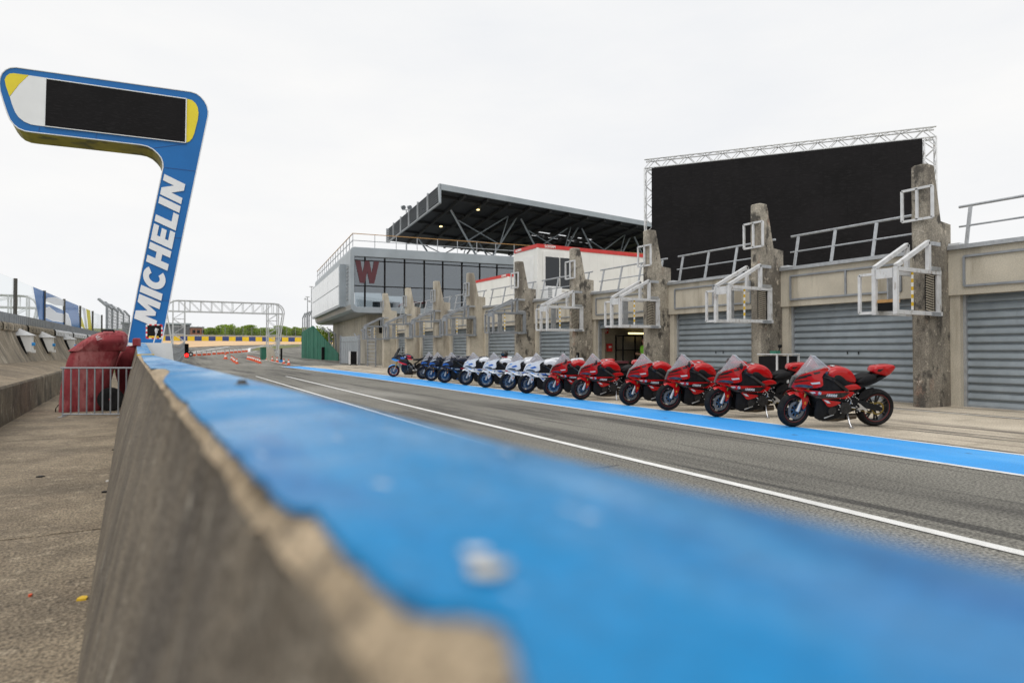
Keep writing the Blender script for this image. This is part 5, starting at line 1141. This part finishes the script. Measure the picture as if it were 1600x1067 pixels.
    m = MB(); m.tube([(-.93, .125, .44), (RX, .125, RZ_+.10)], .006, 6); m.tube([(-.93, .125, .34), (RX, .125, RZ_-.10)], .006, 6); B('chain', m, 'chain_gold')
    m = MB(); m.tube([(-1.07, 0, .40), (-1.02, 0, .68)], .035, 10); m.tube([(-1.06, 0, .44), (-1.03, 0, .64)], .055, 10); B('rear_shock', m, 'moto_scarlet' if kind == 'x' else 'engine_metal')
    rows = []
    for k in range(8):
        a = math.radians(22+k*8.5); R_ = .352; rows.append([(RX+R_*math.cos(a), .08*j, RZ_+R_*math.sin(a)-.03*abs(j)) for j in (-1.15, -.6, 0, .6, 1.15)])
    m = MB(); m.grid(rows); panel(m, [(-1.12, .60), (-1.24, .66), (-1.36, .655), (-1.30, .56), (-1.14, .47), (-1.08, .50)], lambda x, z: .10, .01); B('rear_hugger', m, 'moto_matt')
    # exhaust
    m = MB(); m.tube([(-.52, .02, .17), (-.78, .0, .155), (-.95, -.05, .165)], .075, 12); m.tube([(-.85, -.06, .19), (-1.0, -.12, .235), (-1.25, -.15, .33)], .05, 12, .068)
    m.tube([(-.92, .03, .17), (-1.09, .05, .185)], .055, 12, .05); B('exhaust', m, 'exhaust_steel')
    rnd = random.Random(5); m = MB()
    for k in range(34):
        x_, z_ = rnd.uniform(-1.02, -.66), rnd.uniform(.27, .62); m.lathe([(0, .012), (.009, .012), (.011, 0)], (x_, .20+rnd.uniform(-.015, .012), z_), 1, 7)
    for k in range(9):
        x_, z_ = rnd.uniform(-1.0, -.66), rnd.uniform(.36, .64); d_ = Vector((rnd.uniform(-.1, .1), rnd.uniform(-.01, .01), rnd.uniform(-.1, .1))); a_ = Vector((x_, .195, z_)); m.tube([a_, a_+d_*.5+Vector((0, .012, 0)), a_+d_], .007, 6)
    o = B('engine_fittings', m, 'alloy'); o['kind'] = 'stuff'
    m = MB(); m.tube([(-.66, .19, .60), (-.74, .205, .50), (-.86, .20, .45), (-.96, .19, .50)], .013, 8); B('coolant_hose', m, 'moto_matt')
    # footrest
    m = MB(); panel(m, [(-1.02, .45), (-1.06, .43), (-1.14, .37), (-1.21, .33), (-1.19, .31), (-1.12, .33), (-1.02, .32), (-1.01, .34), (-1.07, .37)], lambda x, z: .19, .012, 1, 0); m.tube([(-1.02, .17, .33), (-1.0, .29, .33)], .013, 8); m.tube([(-1.02, -.17, .33), (-1.0, -.29, .33)], .013, 8); B('footrest_bracket', m, 'alloy')
    m = MB(); m.tube([(-.84, .19, .38), (-.98, .20, .36)], .008, 6); m.tube([(-.80, .19, .46), (-.88, .20, .30)], .008, 6); B('gear_lever', m, 'alloy')
    # side stand: foot meets the ground although the bike leans
    m = MB(); m.tube([(-.90, .10, .26), (-.885, .22, .10), (-.875, .285, .052)], .014, 8); m.cbox((-.872, .295, .050), (.07, .05, .012)); B('side_stand', m, 'alloy' if not xr else 'moto_matt')
    # bars and levers
    hb = (-.37, .90) if not xr else (-.42, 1.12)
    for s in (-1, 1):
        m = MB(); m.tube([(hb[0]+.03, s*.10, hb[1]+.0), (hb[0]-.02, s*.22, hb[1]-.005), (hb[0]-.09, s*.37, hb[1]-.02)], .014, 8); m.tube([(hb[0]-.035, s*.25, hb[1]-.008), (hb[0]-.09, s*.375, hb[1]-.022)], .020, 10); B('handlebar', st(m), 'moto_matt')
        m = MB(); m.tube([(hb[0]+.02, s*.22, hb[1]+.0), (hb[0]+.05, s*.27, hb[1]-.005), (hb[0]-.01, s*.38, hb[1]-.02)], .007, 6); B('lever', st(m), 'moto_black')
    m = MB(); panel(m, [(-.30, .95), (-.42, .97), (-.40, .88), (-.32, .86)], lambda x, z: .13, .24, 0, 0, both=False); B('instrument_cluster', m, 'moto_matt')
    if not xr:
        # nose fairing
        nose = [(.105, .675), (.07, .78), (.02, .875), (-.13, .955), (-.33, 1.03), (-.47, 1.045), (-.44, .985), (-.345, .93), (-.33, .82), (-.36, .74), (-.20, .70), (-.06, .685)]
        m = MB(); panel(m, nose, lambda x, z: fwid(x, z)+.004, .014); nf_ = B('nose_fairing', m, P['body']); m = MB(); m.grid([[(x, -y, z), (x+.012, 0, z+.008), (x, y, z)] for x, y, z in ((.10, .045, .675), (.075, .055, .76), (.03, .075, .86), (-.12, .12, .945))]); B('nose_ridge', m, 'moto_black' if P['body'] == 'moto_red' else P['body'])
        m = MB(); panel(m, [(.07, .70), (-.03, .705), (-.17, .70), (-.21, .735), (-.12, .755), (.0, .745)], lambda x, z: fwid(x, z)+.012, .01, 1); B('headlight', m, 'lens_dark', par=nf_)
        for i, (pl_, mt) in enumerate(P['nose']): m = MB(); panel(m, pl_, lambda x, z: fwid(x, z)+.0085, .004, 1, 0); B('graphic', m, mt, par=nf_)
        # dark inner cheek between nose and frame
        m = MB(); panel(m, [(-.30, .95), (-.42, .94), (-.62, .82), (-.88, .645), (-.6, .64), (-.32, .65), (-.29, .8)], lambda x, z: fwid(x, z)-.02, .02); B('inner_panel', m, 'moto_matt')
        m = MB(); m.tube([(-.40, .17, .93), (-.60, .20, .80), (-.80, .21, .66)], .03, 8); m.tube([(-.40, -.17, .93), (-.60, -.20, .80), (-.80, -.21, .66)], .03, 8); B('frame_spar', m, 'moto_black')
        # side fairing band + lower blade + belly
        side = [(.085, .672), (-.06, .675), (-.26, .66), (-.55, .655), (-.80, .65), (-.96, .63), (-.90, .57), (-.82, .52), (-.66, .535), (-.45, .525), (-.30, .53), (-.15, .595), (-.02, .64)]
        m = MB(); panel(m, side, lambda x, z: fwid(x, z)+.012, .014); sf = B('side_fairing', m, P['side'])
        for i, (pl_, mt) in enumerate(P['sidefx']): m = MB(); panel(m, pl_, lambda x, z: fwid(x, z)+.017, .004, 1, 0); B('graphic', m, mt, par=sf)
        m = MB(); panel(m, [(-.33, .53), (-.46, .505), (-.70, .475), (-.66, .44), (-.50, .385), (-.44, .41), (-.40, .47)], lambda x, z: fwid(x, z)+.014, .014); bld = B('lower_blade', m, P['blade'])
        m = MB(); panel(m, [(-.37, .515), (-.45, .50), (-.50, .455), (-.44, .46)], lambda x, z: fwid(x, z)+.019, .004, 1, 0); B('graphic', m, P['dash'], par=bld)
        m = MB(); panel(m, [(-.27, .56), (-.60, .50), (-.86, .52), (-.88, .40), (-.80, .22), (-.60, .135), (-.32, .14), (-.27, .30)], lambda x, z: fwid(x, z)-.012, .02); bp_ = B('belly_pan', m, P['belly'])
        m = MB(); panel(m, [(-.46, .19), (-.62, .25), (-.63, .235), (-.47, .17)], lambda x, z: fwid(x, z)-.006, .004, 1, 0); B('graphic', m, P['dash'], par=bp_)
        # small winglet
        for s in (-1, 1): m = MB(); m.prism([(-.05, s*.16, .665), (-.22, s*.235, .60), (-.33, s*.30, .555), (-.20, s*.30, .57), (-.06, s*.20, .645)], (0, 0, -.014)); B('winglet', m, P['wing'])
        # tank, seat, tail
        m = puff([(-.44, .95), (-.56, 1.02), (-.70, 1.055), (-.84, 1.03), (-.95, .945), (-1.03, .80), (-.97, .75), (-.80, .80), (-.58, .84), (-.46, .87)], [(1.0, .05), (.97, .115), (.88, .155), (.65, .172)], .176); tk = B('fuel_tank', m, P['tank'], 60)
        m = MB(); m.lathe([(0, .012), (.035, .012), (.04, 0)], (-.64, 0, 1.045), 2, 14); B('filler_cap', m, 'alloy', par=tk)
        m = MB(); panel(m, [(-.50, .985), (-.60, 1.015), (-.62, .99), (-.53, .96)], lambda x, z: .150-.9*max(0, z-.93), .02, 1, 0); B('graphic', m, P['dash'] if P['body'] == 'moto_white' else 'moto_white', par=tk)
        m = MB(); m.tube([(-.36, .20, .90), (-.30, .19, .84), (-.20, .15, .70), (-.10, .12, .52), (-.02, .12, .36)], .007, 6); B('brake_hose', st(m), 'moto_matt')
        m = MB(); m.tube([(-.38, .24, .90), (-.46, .20, .97), (-.40, .10, .98)], .006, 6); B('clutch_cable', m, 'moto_matt')
        m = MB(); m.lathe([(0, .02), (.022, .02), (.024, -.02), (0, -.02)], (-.40, .23, .96), 2, 10); B('fluid_reservoir', st(m), 'lens_dark')
        m = puff([(-.55, .90), (-.63, .935), (-.72, .90), (-.82, .80), (-1.0, .76), (-1.02, .72), (-.80, .68), (-.62, .78)], [(1.0, .14), (.95, .172), (.8, .186)], .189); B('tank_cover', m, 'moto_matt', 50)
        m = puff([(-.70, .72), (-.84, .765), (-.96, .775), (-1.05, .73), (-1.08, .685), (-.96, .665), (-.80, .645)], [(1.0, .16), (.92, .185), (.7, .192)], .194); B('tank_side_panel', m, P['body'], 50)
        m = puff([(-1.0, .80), (-1.10, .86), (-1.26, .925), (-1.37, .895), (-1.40, .83), (-1.20, .76), (-1.05, .745)], [(1.0, .06), (.94, .12), (.75, .145)], .15); B('seat', m, 'moto_matt', 60)
        m = puff([(-1.315, .935), (-1.335, 1.035), (-1.42, 1.055), (-1.64, 1.075), (-1.715, 1.065), (-1.735, 1.01), (-1.60, .865), (-1.48, .895)], [(1.0, .05), (.95, .085), (.8, .10)], .103, 1); tl_ = B('tail_unit', m, P['tail'], 50)
        m = MB(); panel(m, [(-1.385, .965), (-1.40, 1.0), (-1.50, 1.01), (-1.44, .96)], lambda x, z: .108, .006, 1, 0); B('vent', m, 'moto_black', par=tl_)
        m = MB(); panel(m, [(-1.735, 1.03), (-1.71, 1.045), (-1.66, .97), (-1.66, .93)], lambda x, z: .075, .15, 0, 0, both=False); B('tail_light', m, 'moto_black', par=tl_)
        m = puff([(-1.02, .74), (-1.2, .765), (-1.40, .84), (-1.60, .90), (-1.52, .86), (-1.36, .76), (-1.18, .70), (-1.0, .67)], [(1.0, .09), (.9, .12)], .125); B('tail_side_panel', m, 'moto_matt', 50)
        # windscreen
        rows = []
        for i in range(9):
            t = i/8; cxx, czz = .012-.255*t, .875+.35*t; sx_, sz_, sy_ = -.50+.22*t, 1.005+.21*t, .16-.10*t**1.5; row = []
            for j in range(-5, 6):
                u = j/5; k = u*u; row.append((cxx+(sx_-cxx)*k, sy_*math.copysign(abs(u)**.85, u) if u else 0, czz+(sz_-czz)*k))
            rows.append(row)
        m = MB(); m.grid(rows); o = B('windscreen', m, 'screen_glass', 60)
        m = MB(); e_ = [r[0] for r in rows]+rows[-1][1:-1]+[r[-1] for r in rows[::-1]]; m.tube(e_, .006, 5); B('screen_edge', m, 'moto_silver', par=o)
        if P.get('mirror'):
            for s in (-1, 1): m = MB(); m.tube([(-.26, s*.16, .985), (-.28, s*.26, 1.03)], .012, 6); m.lathe([(0, .03), (.05, .022), (.068, 0), (.05, -.016), (0, -.02)], (-.29, s*.31, 1.05), 0, 12); B('mirror', m, 'moto_black', 50)
    else:
        q = lambda x, z: fwid(x, z)+.006
        m = MB(); panel(m, [(.13, .88), (.02, .98), (-.15, 1.06), (-.35, 1.08), (-.40, .96), (-.30, .84), (-.12, .80), (.02, .84)], q, .014); nf_ = B('nose_fairing', m, 'moto_navy')
        m = MB(); panel(m, [(.12, .875), (.02, .90), (-.20, .88), (-.30, .83), (-.12, .775), (.02, .82)], lambda x, z: q(x, z)+.008, .01); B('graphic', m, 'moto_lightblue', par=nf_)
        m = MB(); panel(m, [(.09, .93), (.0, .985), (-.12, 1.0), (-.02, .93)], lambda x, z: q(x, z)+.008, .01); B('headlight', m, 'lens_dark', par=nf_)
        m = MB(); panel(m, [(-.10, .95), (-.40, 1.02), (-.52, .96), (-.75, .78), (-.66, .62), (-.45, .66), (-.22, .76)], lambda x, z: fwid(x, z)+.01, .014); sf = B('side_fairing', m, 'moto_black')
        m = MB(); panel(m, [(-.16, .84), (-.32, .775), (-.62, .66), (-.66, .625), (-.50, .63), (-.28, .71)], lambda x, z: fwid(x, z)+.022, .006, 1); B('graphic', m, 'moto_scarlet', par=sf)
        m = MB(); panel(m, [(-.30, 1.0), (-.52, .99), (-.56, .92), (-.36, .90)], lambda x, z: fwid(x, z)+.022, .006, 1); B('graphic', m, 'moto_blue', par=sf)
        m = puff([(-.42, 1.08), (-.56, 1.14), (-.74, 1.13), (-.92, 1.02), (-.98, .90), (-.80, .86), (-.52, .92)], [(1.0, .05), (.95, .12), (.8, .165)], .18); tk = B('fuel_tank', m, 'moto_navy', 60)
        m = MB(); panel(m, [(-.58, 1.07), (-.76, 1.09), (-.88, 1.0), (-.72, .99)], lambda x, z: .182, .01, 1); B('graphic', m, 'moto_scarlet', par=tk); m = MB(); panel(m, [(-.62, .955), (-.76, .95), (-.93, .88), (-.80, .86), (-.66, .90)], lambda x, z: .186, .012, 1); B('graphic', m, 'moto_scarlet', par=tk)
        m = MB(); panel(m, [(-.50, 1.02), (-.56, 1.05), (-.60, .99), (-.54, .96)], lambda x, z: .184, .01, 1); B('graphic', m, 'moto_white', par=tk)
        m = puff([(-.95, .87), (-1.1, .86), (-1.3, .90), (-1.55, .98), (-1.62, .95), (-1.4, .84), (-1.1, .79)], [(1.0, .07), (.93, .13)], .14); B('seat', m, 'moto_matt', 60)
        m = puff([(-1.35, .86), (-1.60, .97), (-1.72, .99), (-1.70, .92), (-1.45, .82)], [(1.0, .05), (.9, .09)], .1); B('tail_unit', m, 'moto_black', 50)
        rows = []
        for i in range(6):
            t = i/5; rows.append([(.0-.20*t+(-.14)*abs(u)**2, .17*u*(1-.3*t), 1.02+.36*t+.0*u) for u in (-1, -.6, -.2, .2, .6, 1)])
        m = MB(); m.grid(rows); B('windscreen', m, 'cabin_glass', 60)
        for s in (-1, 1):
            m = MB(); m.tube([(-.43, s*.28, 1.12), (-.44, s*.34, 1.32), (-.43, s*.38, 1.36)], .009, 6); m.lathe([(0, .03), (.055, .02), (.07, 0), (0, -.02)], (-.43, s*.40, 1.38), 0, 12); B('mirror', m, 'moto_black', 50)
        m = MB(); panel(m, [(-.35, .60), (-.80, .58), (-.84, .30), (-.60, .2), (-.38, .26)], lambda x, z: .17, .02); B('belly_pan', m, 'moto_black')
    # round quartered emblem and lettering on the left flank and right flank
    ex, ez = (-.295, .625) if not xr else (-.44, .99)
    for s in (1, -1):
        yb_ = fwid(ex, ez)+.02 if not xr else fwid(ex, ez)+.03
        em = bpy.data.objects.new('emblem', None); COL.objects.link(em); em.parent = root; em.location = (ex, s*yb_, ez); em.rotation_euler = (0, 0, 0 if s > 0 else math.pi)
        r_ = .03
        m = MB(); m.lathe([(0, 0), (r_, 0), (r_, -.006)], (0, 0, 0), 1, 24); B('emblem_ring', m, 'moto_white', par=em)
        m = MB(); m.lathe([(r_*.88, .0012), (r_*.62, .0012)], (0, 0, 0), 1, 24); B('emblem_ring', m, 'moto_black', par=em)
        for qd in range(4):
            n_ = 6; pts = [(0, .0016, 0)]+[(r_*.62*math.cos(qd*math.pi/2+math.pi/2*k/n_), .0016, r_*.62*math.sin(qd*math.pi/2+math.pi/2*k/n_)) for k in range(n_+1)]
            m = MB(); m.add(pts, [tuple(range(len(pts)))]); B('emblem_quadrant', m, 'moto_lightblue' if qd % 2 else 'moto_white', par=em)
    if not xr:
        if 'TXT' not in MATS: MATS['TXT'] = text_mesh('1000RR', .062, .3, .0012, .0008, 'moto_white')
        for s in (1, -1):
            o = bpy.data.objects.new('lettering', MATS['TXT'].copy() if True else None); o.data.materials[0] = MATS[P['txt']]; COL.objects.link(o); o.parent = root
            o.location = (-.50, s*(fwid(-.5, .59)+.0195), .587); o.rotation_euler = (math.pi/2, .07*s, math.pi if s > 0 else 0)
    return root
nose_red = [([(.03, .835), (-.10, .885), (-.12, .875), (.035, .82)], 'moto_black'), ([(.0, .865), (-.16, .935), (-.19, .915), (-.06, .865), (.0, .85)], 'moto_black'), ([(.05, .79), (-.12, .835), (-.18, .83), (.055, .775)], 'moto_black'), ([(-.20, .96), (-.31, .985), (-.30, .955), (-.22, .93)], 'moto_black'), ([(-.16, .79), (-.29, .815), (-.30, .785), (-.18, .765)], 'moto_silver')]
nose_white = [([(-.06, .80), (-.20, .86), (-.26, .82), (-.12, .775)], 'moto_blue'), ([(.02, .86), (-.10, .90), (-.06, .86)], 'moto_lightblue')]
nose_navy = [([(.085, .70), (.04, .79), (-.10, .80), (-.20, .76)], 'moto_blue'), ([(.06, .80), (.0, .87), (-.20, .955), (-.24, .93), (-.03, .84)], 'moto_silver')]
side_red = [([(-.24, .585), (-.36, .605), (-.62, .632), (-.86, .628), (-.72, .548), (-.46, .535), (-.30, .545)], 'moto_black'), ([(-.15, .638), (-.22, .645), (-.24, .625), (-.19, .61)], 'moto_silver')]
side_white = [([(-.36, .640), (-.52, .645), (-.60, .60), (-.46, .59)], 'moto_blue'), ([(-.64, .645), (-.90, .635), (-.92, .60), (-.70, .61)], 'moto_scarlet'), ([(-.05, .665), (-.16, .66), (-.22, .625), (-.12, .63)], 'moto_lightblue'), ([(-.54, .59), (-.70, .60), (-.66, .55), (-.56, .55)], 'moto_navy')]
side_navy = [([(-.62, .625), (-.84, .62), (-.86, .59), (-.68, .60)], 'moto_scarlet'), ([(-.02, .66), (-.22, .645), (-.26, .62), (-.1, .63)], 'moto_blue')]
PAL = {
 'red': dict(body='moto_red', side='moto_red', blade='moto_red', belly='moto_matt', tank='moto_red', tail='moto_red', guard='moto_red', wing='moto_black', rim='rim_black', disc='disc_blue', stripe='pin_red', nose=nose_red, sidefx=side_red, dash='moto_silver', txt='moto_white'),
 'white': dict(body='moto_white', side='moto_white', blade='moto_white', belly='moto_matt', tank='moto_white', tail='moto_white', guard='moto_white', wing='moto_white', rim='rim_blue', disc='disc_blue', stripe=None, nose=nose_white, sidefx=side_white, dash='moto_blue', txt='moto_navy'),
 'navy': dict(body='moto_navy', side='moto_navy', blade='moto_navy', belly='moto_matt', tank='moto_navy', tail='moto_navy', guard='moto_navy', wing='moto_black', rim='rim_blue', disc='disc_blue', stripe=None, nose=nose_navy, sidefx=side_navy, dash='moto_blue', txt='moto_silver', mirror=True),
 'xr': dict(rim='rim_blue', disc='disc_blue', stripe='moto_scarlet', guard='moto_lightblue', dash='moto_blue')}
PALM = dict(PAL['red'], mirror=True)
protos = {}
HEAD = math.atan2(.402, -.915); LEAN = math.radians(-8)
BK = [((615, 589), 'xr'), ((661, 592.5), 'navy'), ((674, 595.6), 'navy'), ((695, 598.5), 'navy'), ((728, 602), 'white'), ((759, 606), 'white'), ((794.4, 610.5), 'white'), ((823, 614.8), 'white'), ((864, 619.8), 'redm'), ((908, 625), 'redm'), ((984, 633.6), 'red'), ((1044, 641.6), 'redm'), ((1121, 651.6), 'redm'), ((1238, 667.3), 'red')]
LAB = ['blue, black and red touring motorcycle with tall mirrors at the far end of the row',
 'black sport motorcycle with blue rims parked next to the touring motorcycle', 'black sport motorcycle with blue rims between two other black ones', 'black sport motorcycle with blue rims next to the white motorcycles',
 'white and blue sport motorcycle parked next to the black ones', 'white and blue sport motorcycle, second of the white ones from the black motorcycles', 'white and blue sport motorcycle, third of the white ones from the black motorcycles', 'white and blue sport motorcycle parked next to the red ones',
 'red sport motorcycle parked next to the white motorcycles', 'red sport motorcycle, second of the red ones from the white motorcycles, by the shuttered bay', 'red sport motorcycle without mirrors in front of the open garage', 'red sport motorcycle, fourth of the red ones from the white motorcycles', 'red sport motorcycle parked beside the equipment trolley', 'red sport motorcycle at the near end of the row, without mirrors, flank fully in view']
last_of = {k: i for i, (_, k) in enumerate(BK)}
for i, ((px, py_), k) in enumerate(BK):
    if k not in protos: protos[k] = make_bike('adventure' if k == 'xr' else 'sport', PALM if k == 'redm' else PAL[k])
    b = protos[k] if last_of[k] == i else copy_tree(protos[k])
    q = G(px, py_); b.location = (q.x, q.y, .010); b.rotation_euler = (LEAN+math.radians(random.uniform(-1.3, 1.0) if i < 13 else 0), 0, HEAD+math.radians(random.uniform(-4, 4) if i < 13 else 0)); b.scale = (1.03, 1.03, 1.03)
    dl = math.radians([0, 6, -5, 3, 8, -3, 4, 9, -4, 5, 10, -2, 6, 0][i]); pv = Vector((-.07, 0, 0)); Rm = Matrix.Rotation(dl, 3, 'Z')
    for c in b.children:
        nm = c.name.split('.')[0]
        if nm == 'front_wheel': c.location = pv+Rm @ (c.location-pv); c.rotation_euler.z += dl
        elif nm in ('fork_leg', 'fork_tube', 'axle', 'front_mudguard', 'brake_guard', 'reflector', 'handlebar', 'lever', 'brake_hose', 'fluid_reservoir'): c.location = pv-Rm @ pv; c.rotation_euler.z = dl
    tag(b, LAB[i], 'motorcycle', 'motorcycles parked along the blue lane')
# ================================================================== THINGS BEHIND THE BIKES
q = G(1210, 622); tr = thing('equipment_trolley', 'grey framed equipment trolley with dark panels between two red motorcycles', 'trolley', (q.x, q.y, 0)); x, y = q.x, q.y
for s in (0, .75): m = MB(); m.box((x-.28+s*.62, y-.3, .15), (x+.12+s*.62, y+.3, 1.18)); m.build('case', 'black', tr)
for a in (-.30, .15, .62): m = MB(); m.box((x+a, y-.33, .1), (x+a+.04, y-.29, 1.22)); m.build('frame', 'pale_steel', tr)
m = MB(); m.box((x-.32, y-.34, 1.221), (x+.66, y+.32, 1.25)); m.build('top', 'pale_steel', tr)
m = MB(); m.box((x-.05, y-.1, 1.252), (x+.14, y+.1, 1.33)); m.build('green_box', 'green_board', tr)
m = MB(); m.tube([(x+.16, y, 1.25), (x+.24, y, 1.42)], .012); m.lathe([(0, .05), (.05, .04), (.06, 0), (.04, -.05)], (x+.25, y, 1.46), 2, 10); m.build('microphone', 'black', tr, 40)
for a in (-.25, .55): m = MB(); m.lathe([(0, -.03), (.055, -.03), (.055, .03), (0, .03)], (x+a, y-.2, .057), 0, 10); m.box((x+a-.02, y-.22, .057), (x+a+.02, y-.18, .16)); m.build('castor', 'rubber', tr)
q = G(966, 612); ch = thing('flight_case', 'dark purple hard case with white mark behind the red motorcycles', 'case', (q.x, q.y, 0)); x, y = q.x, q.y
m = MB(); m.box((x-.35, y, .02), (x+.4, y+.5, .92)); m.build('shell', 'black', ch, bevel=.03); m = MB(); m.box((x-.37, y-.02, .921), (x+.42, y+.52, .99)); m.build('lid', 'letter_wine', ch); m = MB(); m.box((x-.1, y-.012, .7), (x+.12, y-.001, .76)); m.build('mark', 'white_paint', ch)
for zz in (.3, .6): m = MB(); m.box((x-.3, y-.012, zz), (x+.35, y-.001, zz+.02)); m.build('edge', 'galvanised_dark', ch)
# helmet on a white bike's tank
q = G(759, 606); hd = Vector((math.cos(HEAD), math.sin(HEAD), 0)); lf = Vector((-hd.y, hd.x, 0)); hp = q-hd*.66+lf*.15; hp.z = 1.165
he = thing('helmet', 'black helmet resting on the tank of a white motorcycle', 'helmet', hp)
m = MB(); rows = []
for i in range(9):
    a = math.pi*(i/8)*.86; rows.append([hp+Vector((.125*math.sin(a)*math.cos(t)*1.05, .125*math.sin(a)*math.sin(t), .035+.125*math.cos(a))) for t in [2*math.pi*k/16 for k in range(17)]])
m.grid(rows); m.build('shell', 'moto_black', he, 60)
m = MB(); m.grid([[hp+Vector((-.137*math.cos(t), .137*math.sin(t), z)) for t in [-.9+1.8*k/8 for k in range(9)]] for z in (.0, .035, .07)]); m.build('visor', 'lens_dark', he, 60)
m = MB(); m.lathe([(.10, -.075), (.118, -.07), (.122, -.055)], tuple(hp), 2, 16); m.build('trim', 'moto_scarlet', he, 60)
# ================================================================== PERSON AT THE OPEN GARAGE
pp = AX(1007, 547, 18.0); px0, py0 = pp.x, pp.y
pe = thing('person', 'person in a bright green vest and dark cap reading in hands inside the open garage', 'person', (px0, py0, .03), rz=math.radians(170))
def skin_body(name, verts, edges, mat, parent, root_i=0, sub=2):
    me = bpy.data.meshes.new(name); me.from_pydata([v[:3] for v in verts], edges, []); o = bpy.data.objects.new(name, me); COL.objects.link(o); o.parent = parent
    md = o.modifiers.new('skin', 'SKIN'); sv_ = me.skin_vertices[0].data
    for i, v in enumerate(verts): sv_[i].radius = (v[3], v[4] if len(v) > 4 else v[3]); sv_[i].use_root = (i == root_i)
    md.use_smooth_shade = True; sb = o.modifiers.new('sub', 'SUBSURF'); sb.levels = sub; sb.render_levels = sub; me.materials.append(MATS[mat]); return o
V = [(0, 0, .98, .15, .12), (0, 0, 1.18, .14, .11), (0, 0, 1.40, .17, .12), (0, 0, 1.53, .08, .08), (.01, 0, 1.60, .055, .055), (.03, 0, 1.70, .085, .095), (.035, 0, 1.80, .09, .10), (.02, 0, 1.86, .05, .06)]
E_ = [(0, 1), (1, 2), (2, 3), (3, 4), (4, 5), (5, 6), (6, 7)]
for s in (-1, 1):
    k = len(V); V += [(0, s*.10, .90, .095, .1), (.01, s*.11, .50, .065, .07), (-.02, s*.11, .10, .045, .05), (.10, s*.12, .035, .04, .035), (.17, s*.12, .03, .03, .028)]; E_ += [(0, k), (k, k+1), (k+1, k+2), (k+2, k+3), (k+3, k+4)]
    k = len(V); V += [(0, s*.19, 1.46, .062, .062), (-.01, s*.24, 1.20, .046, .046), (.20, s*.16, 1.12, .036, .036), (.30, s*.09, 1.15, .026, .036), (.36, s*.07, 1.16, .022, .034)]; E_ += [(2, k), (k, k+1), (k+1, k+2), (k+2, k+3), (k+3, k+4)]
body = skin_body('body', V, E_, 'skin', pe)
for s in (-1, 1):
    for f in range(5):
        dz = -.03+.018*f; b0 = Vector((.37, s*.07, 1.16+dz)); L_ = (.04, .05, .055, .05, .035)[f]
        vv = [(b0.x-.03, b0.y, b0.z, .010), (b0.x+L_*.5, b0.y-s*.006, b0.z+.004, .009), (b0.x+L_, b0.y-s*.03, b0.z, .008)] if f else [(b0.x-.04, b0.y, b0.z+.07, .011), (b0.x+.0, b0.y-s*.02, b0.z+.085, .010), (b0.x+.03, b0.y-s*.03, b0.z+.08, .008)]
        skin_body('finger', vv, [(0, 1), (1, 2)], 'skin', body, 0, 1)
m = MB(); rows = []
for z, a, b in ((.93, .17, .13), (1.05, .17, .135), (1.2, .165, .13), (1.36, .19, .14), (1.46, .185, .125), (1.52, .11, .095)): rows.append([(b*math.cos(t), a*1.12*math.sin(t), z) for t in [2*math.pi*k/20 for k in range(21)]])
m.grid(rows); m.build('vest', 'vest_green', pe, 60, world=False)
for s in (-1, 1):
    m = MB(); m.tube([(0, s*.10, .97), (0, s*.105, .88), (.01, s*.11, .50), (-.02, s*.11, .07)], .125, 14, .075); m.build('trouser_leg', 'trousers', pe, 60, world=False)
    m = MB(); m.tube([(0, s*.17, 1.47), (-.01, s*.235, 1.24)], .085, 12, .07); m.build('sleeve', 'vest_green', pe, 60, world=False)
    m = MB(); m.cbox((.06, s*.115, .045), (.28, .1, .09)); m.build('shoe', 'black', pe, world=False, bevel=.03)
    m = MB(); m.lathe([(0, .012), (.011, .006), (.012, -.004)], (.115, s*.033, 1.745), 0, 8); m.build('eye', 'moto_black', pe, True, world=False)
    m = MB(); m.lathe([(0, .012), (.028, .006), (.03, -.01)], (.03, s*.098, 1.73), 1, 10); m.build('ear', 'skin', pe, True, world=False)
m = MB(); m.add([(.112, -.016, 1.70), (.112, .016, 1.70), (.14, 0, 1.705), (.112, 0, 1.76)], [(0, 1, 2), (0, 2, 3), (1, 3, 2), (0, 3, 1)]); m.build('nose', 'skin', pe, world=False)
m = MB(); m.bar((.118, -.025, 1.672), (.118, .025, 1.672), .008, .008); m.build('mouth', 'cabin_red', pe, world=False)
m = MB(); rows = []
for i in range(7):
    a = math.pi/2*i/6; rows.append([(.02+.125*math.cos(a)*math.cos(t)*1.02, .118*math.cos(a)*math.sin(t), 1.79+.10*math.sin(a)) for t in [2*math.pi*k/18 for k in range(19)]])
m.grid(rows); m.add([(.12, -.08, 1.79), (.22, -.055, 1.775), (.22, .055, 1.775), (.12, .08, 1.79)], [(0, 1, 2, 3)]); m.build('cap', 'hair', pe, 60, world=False)
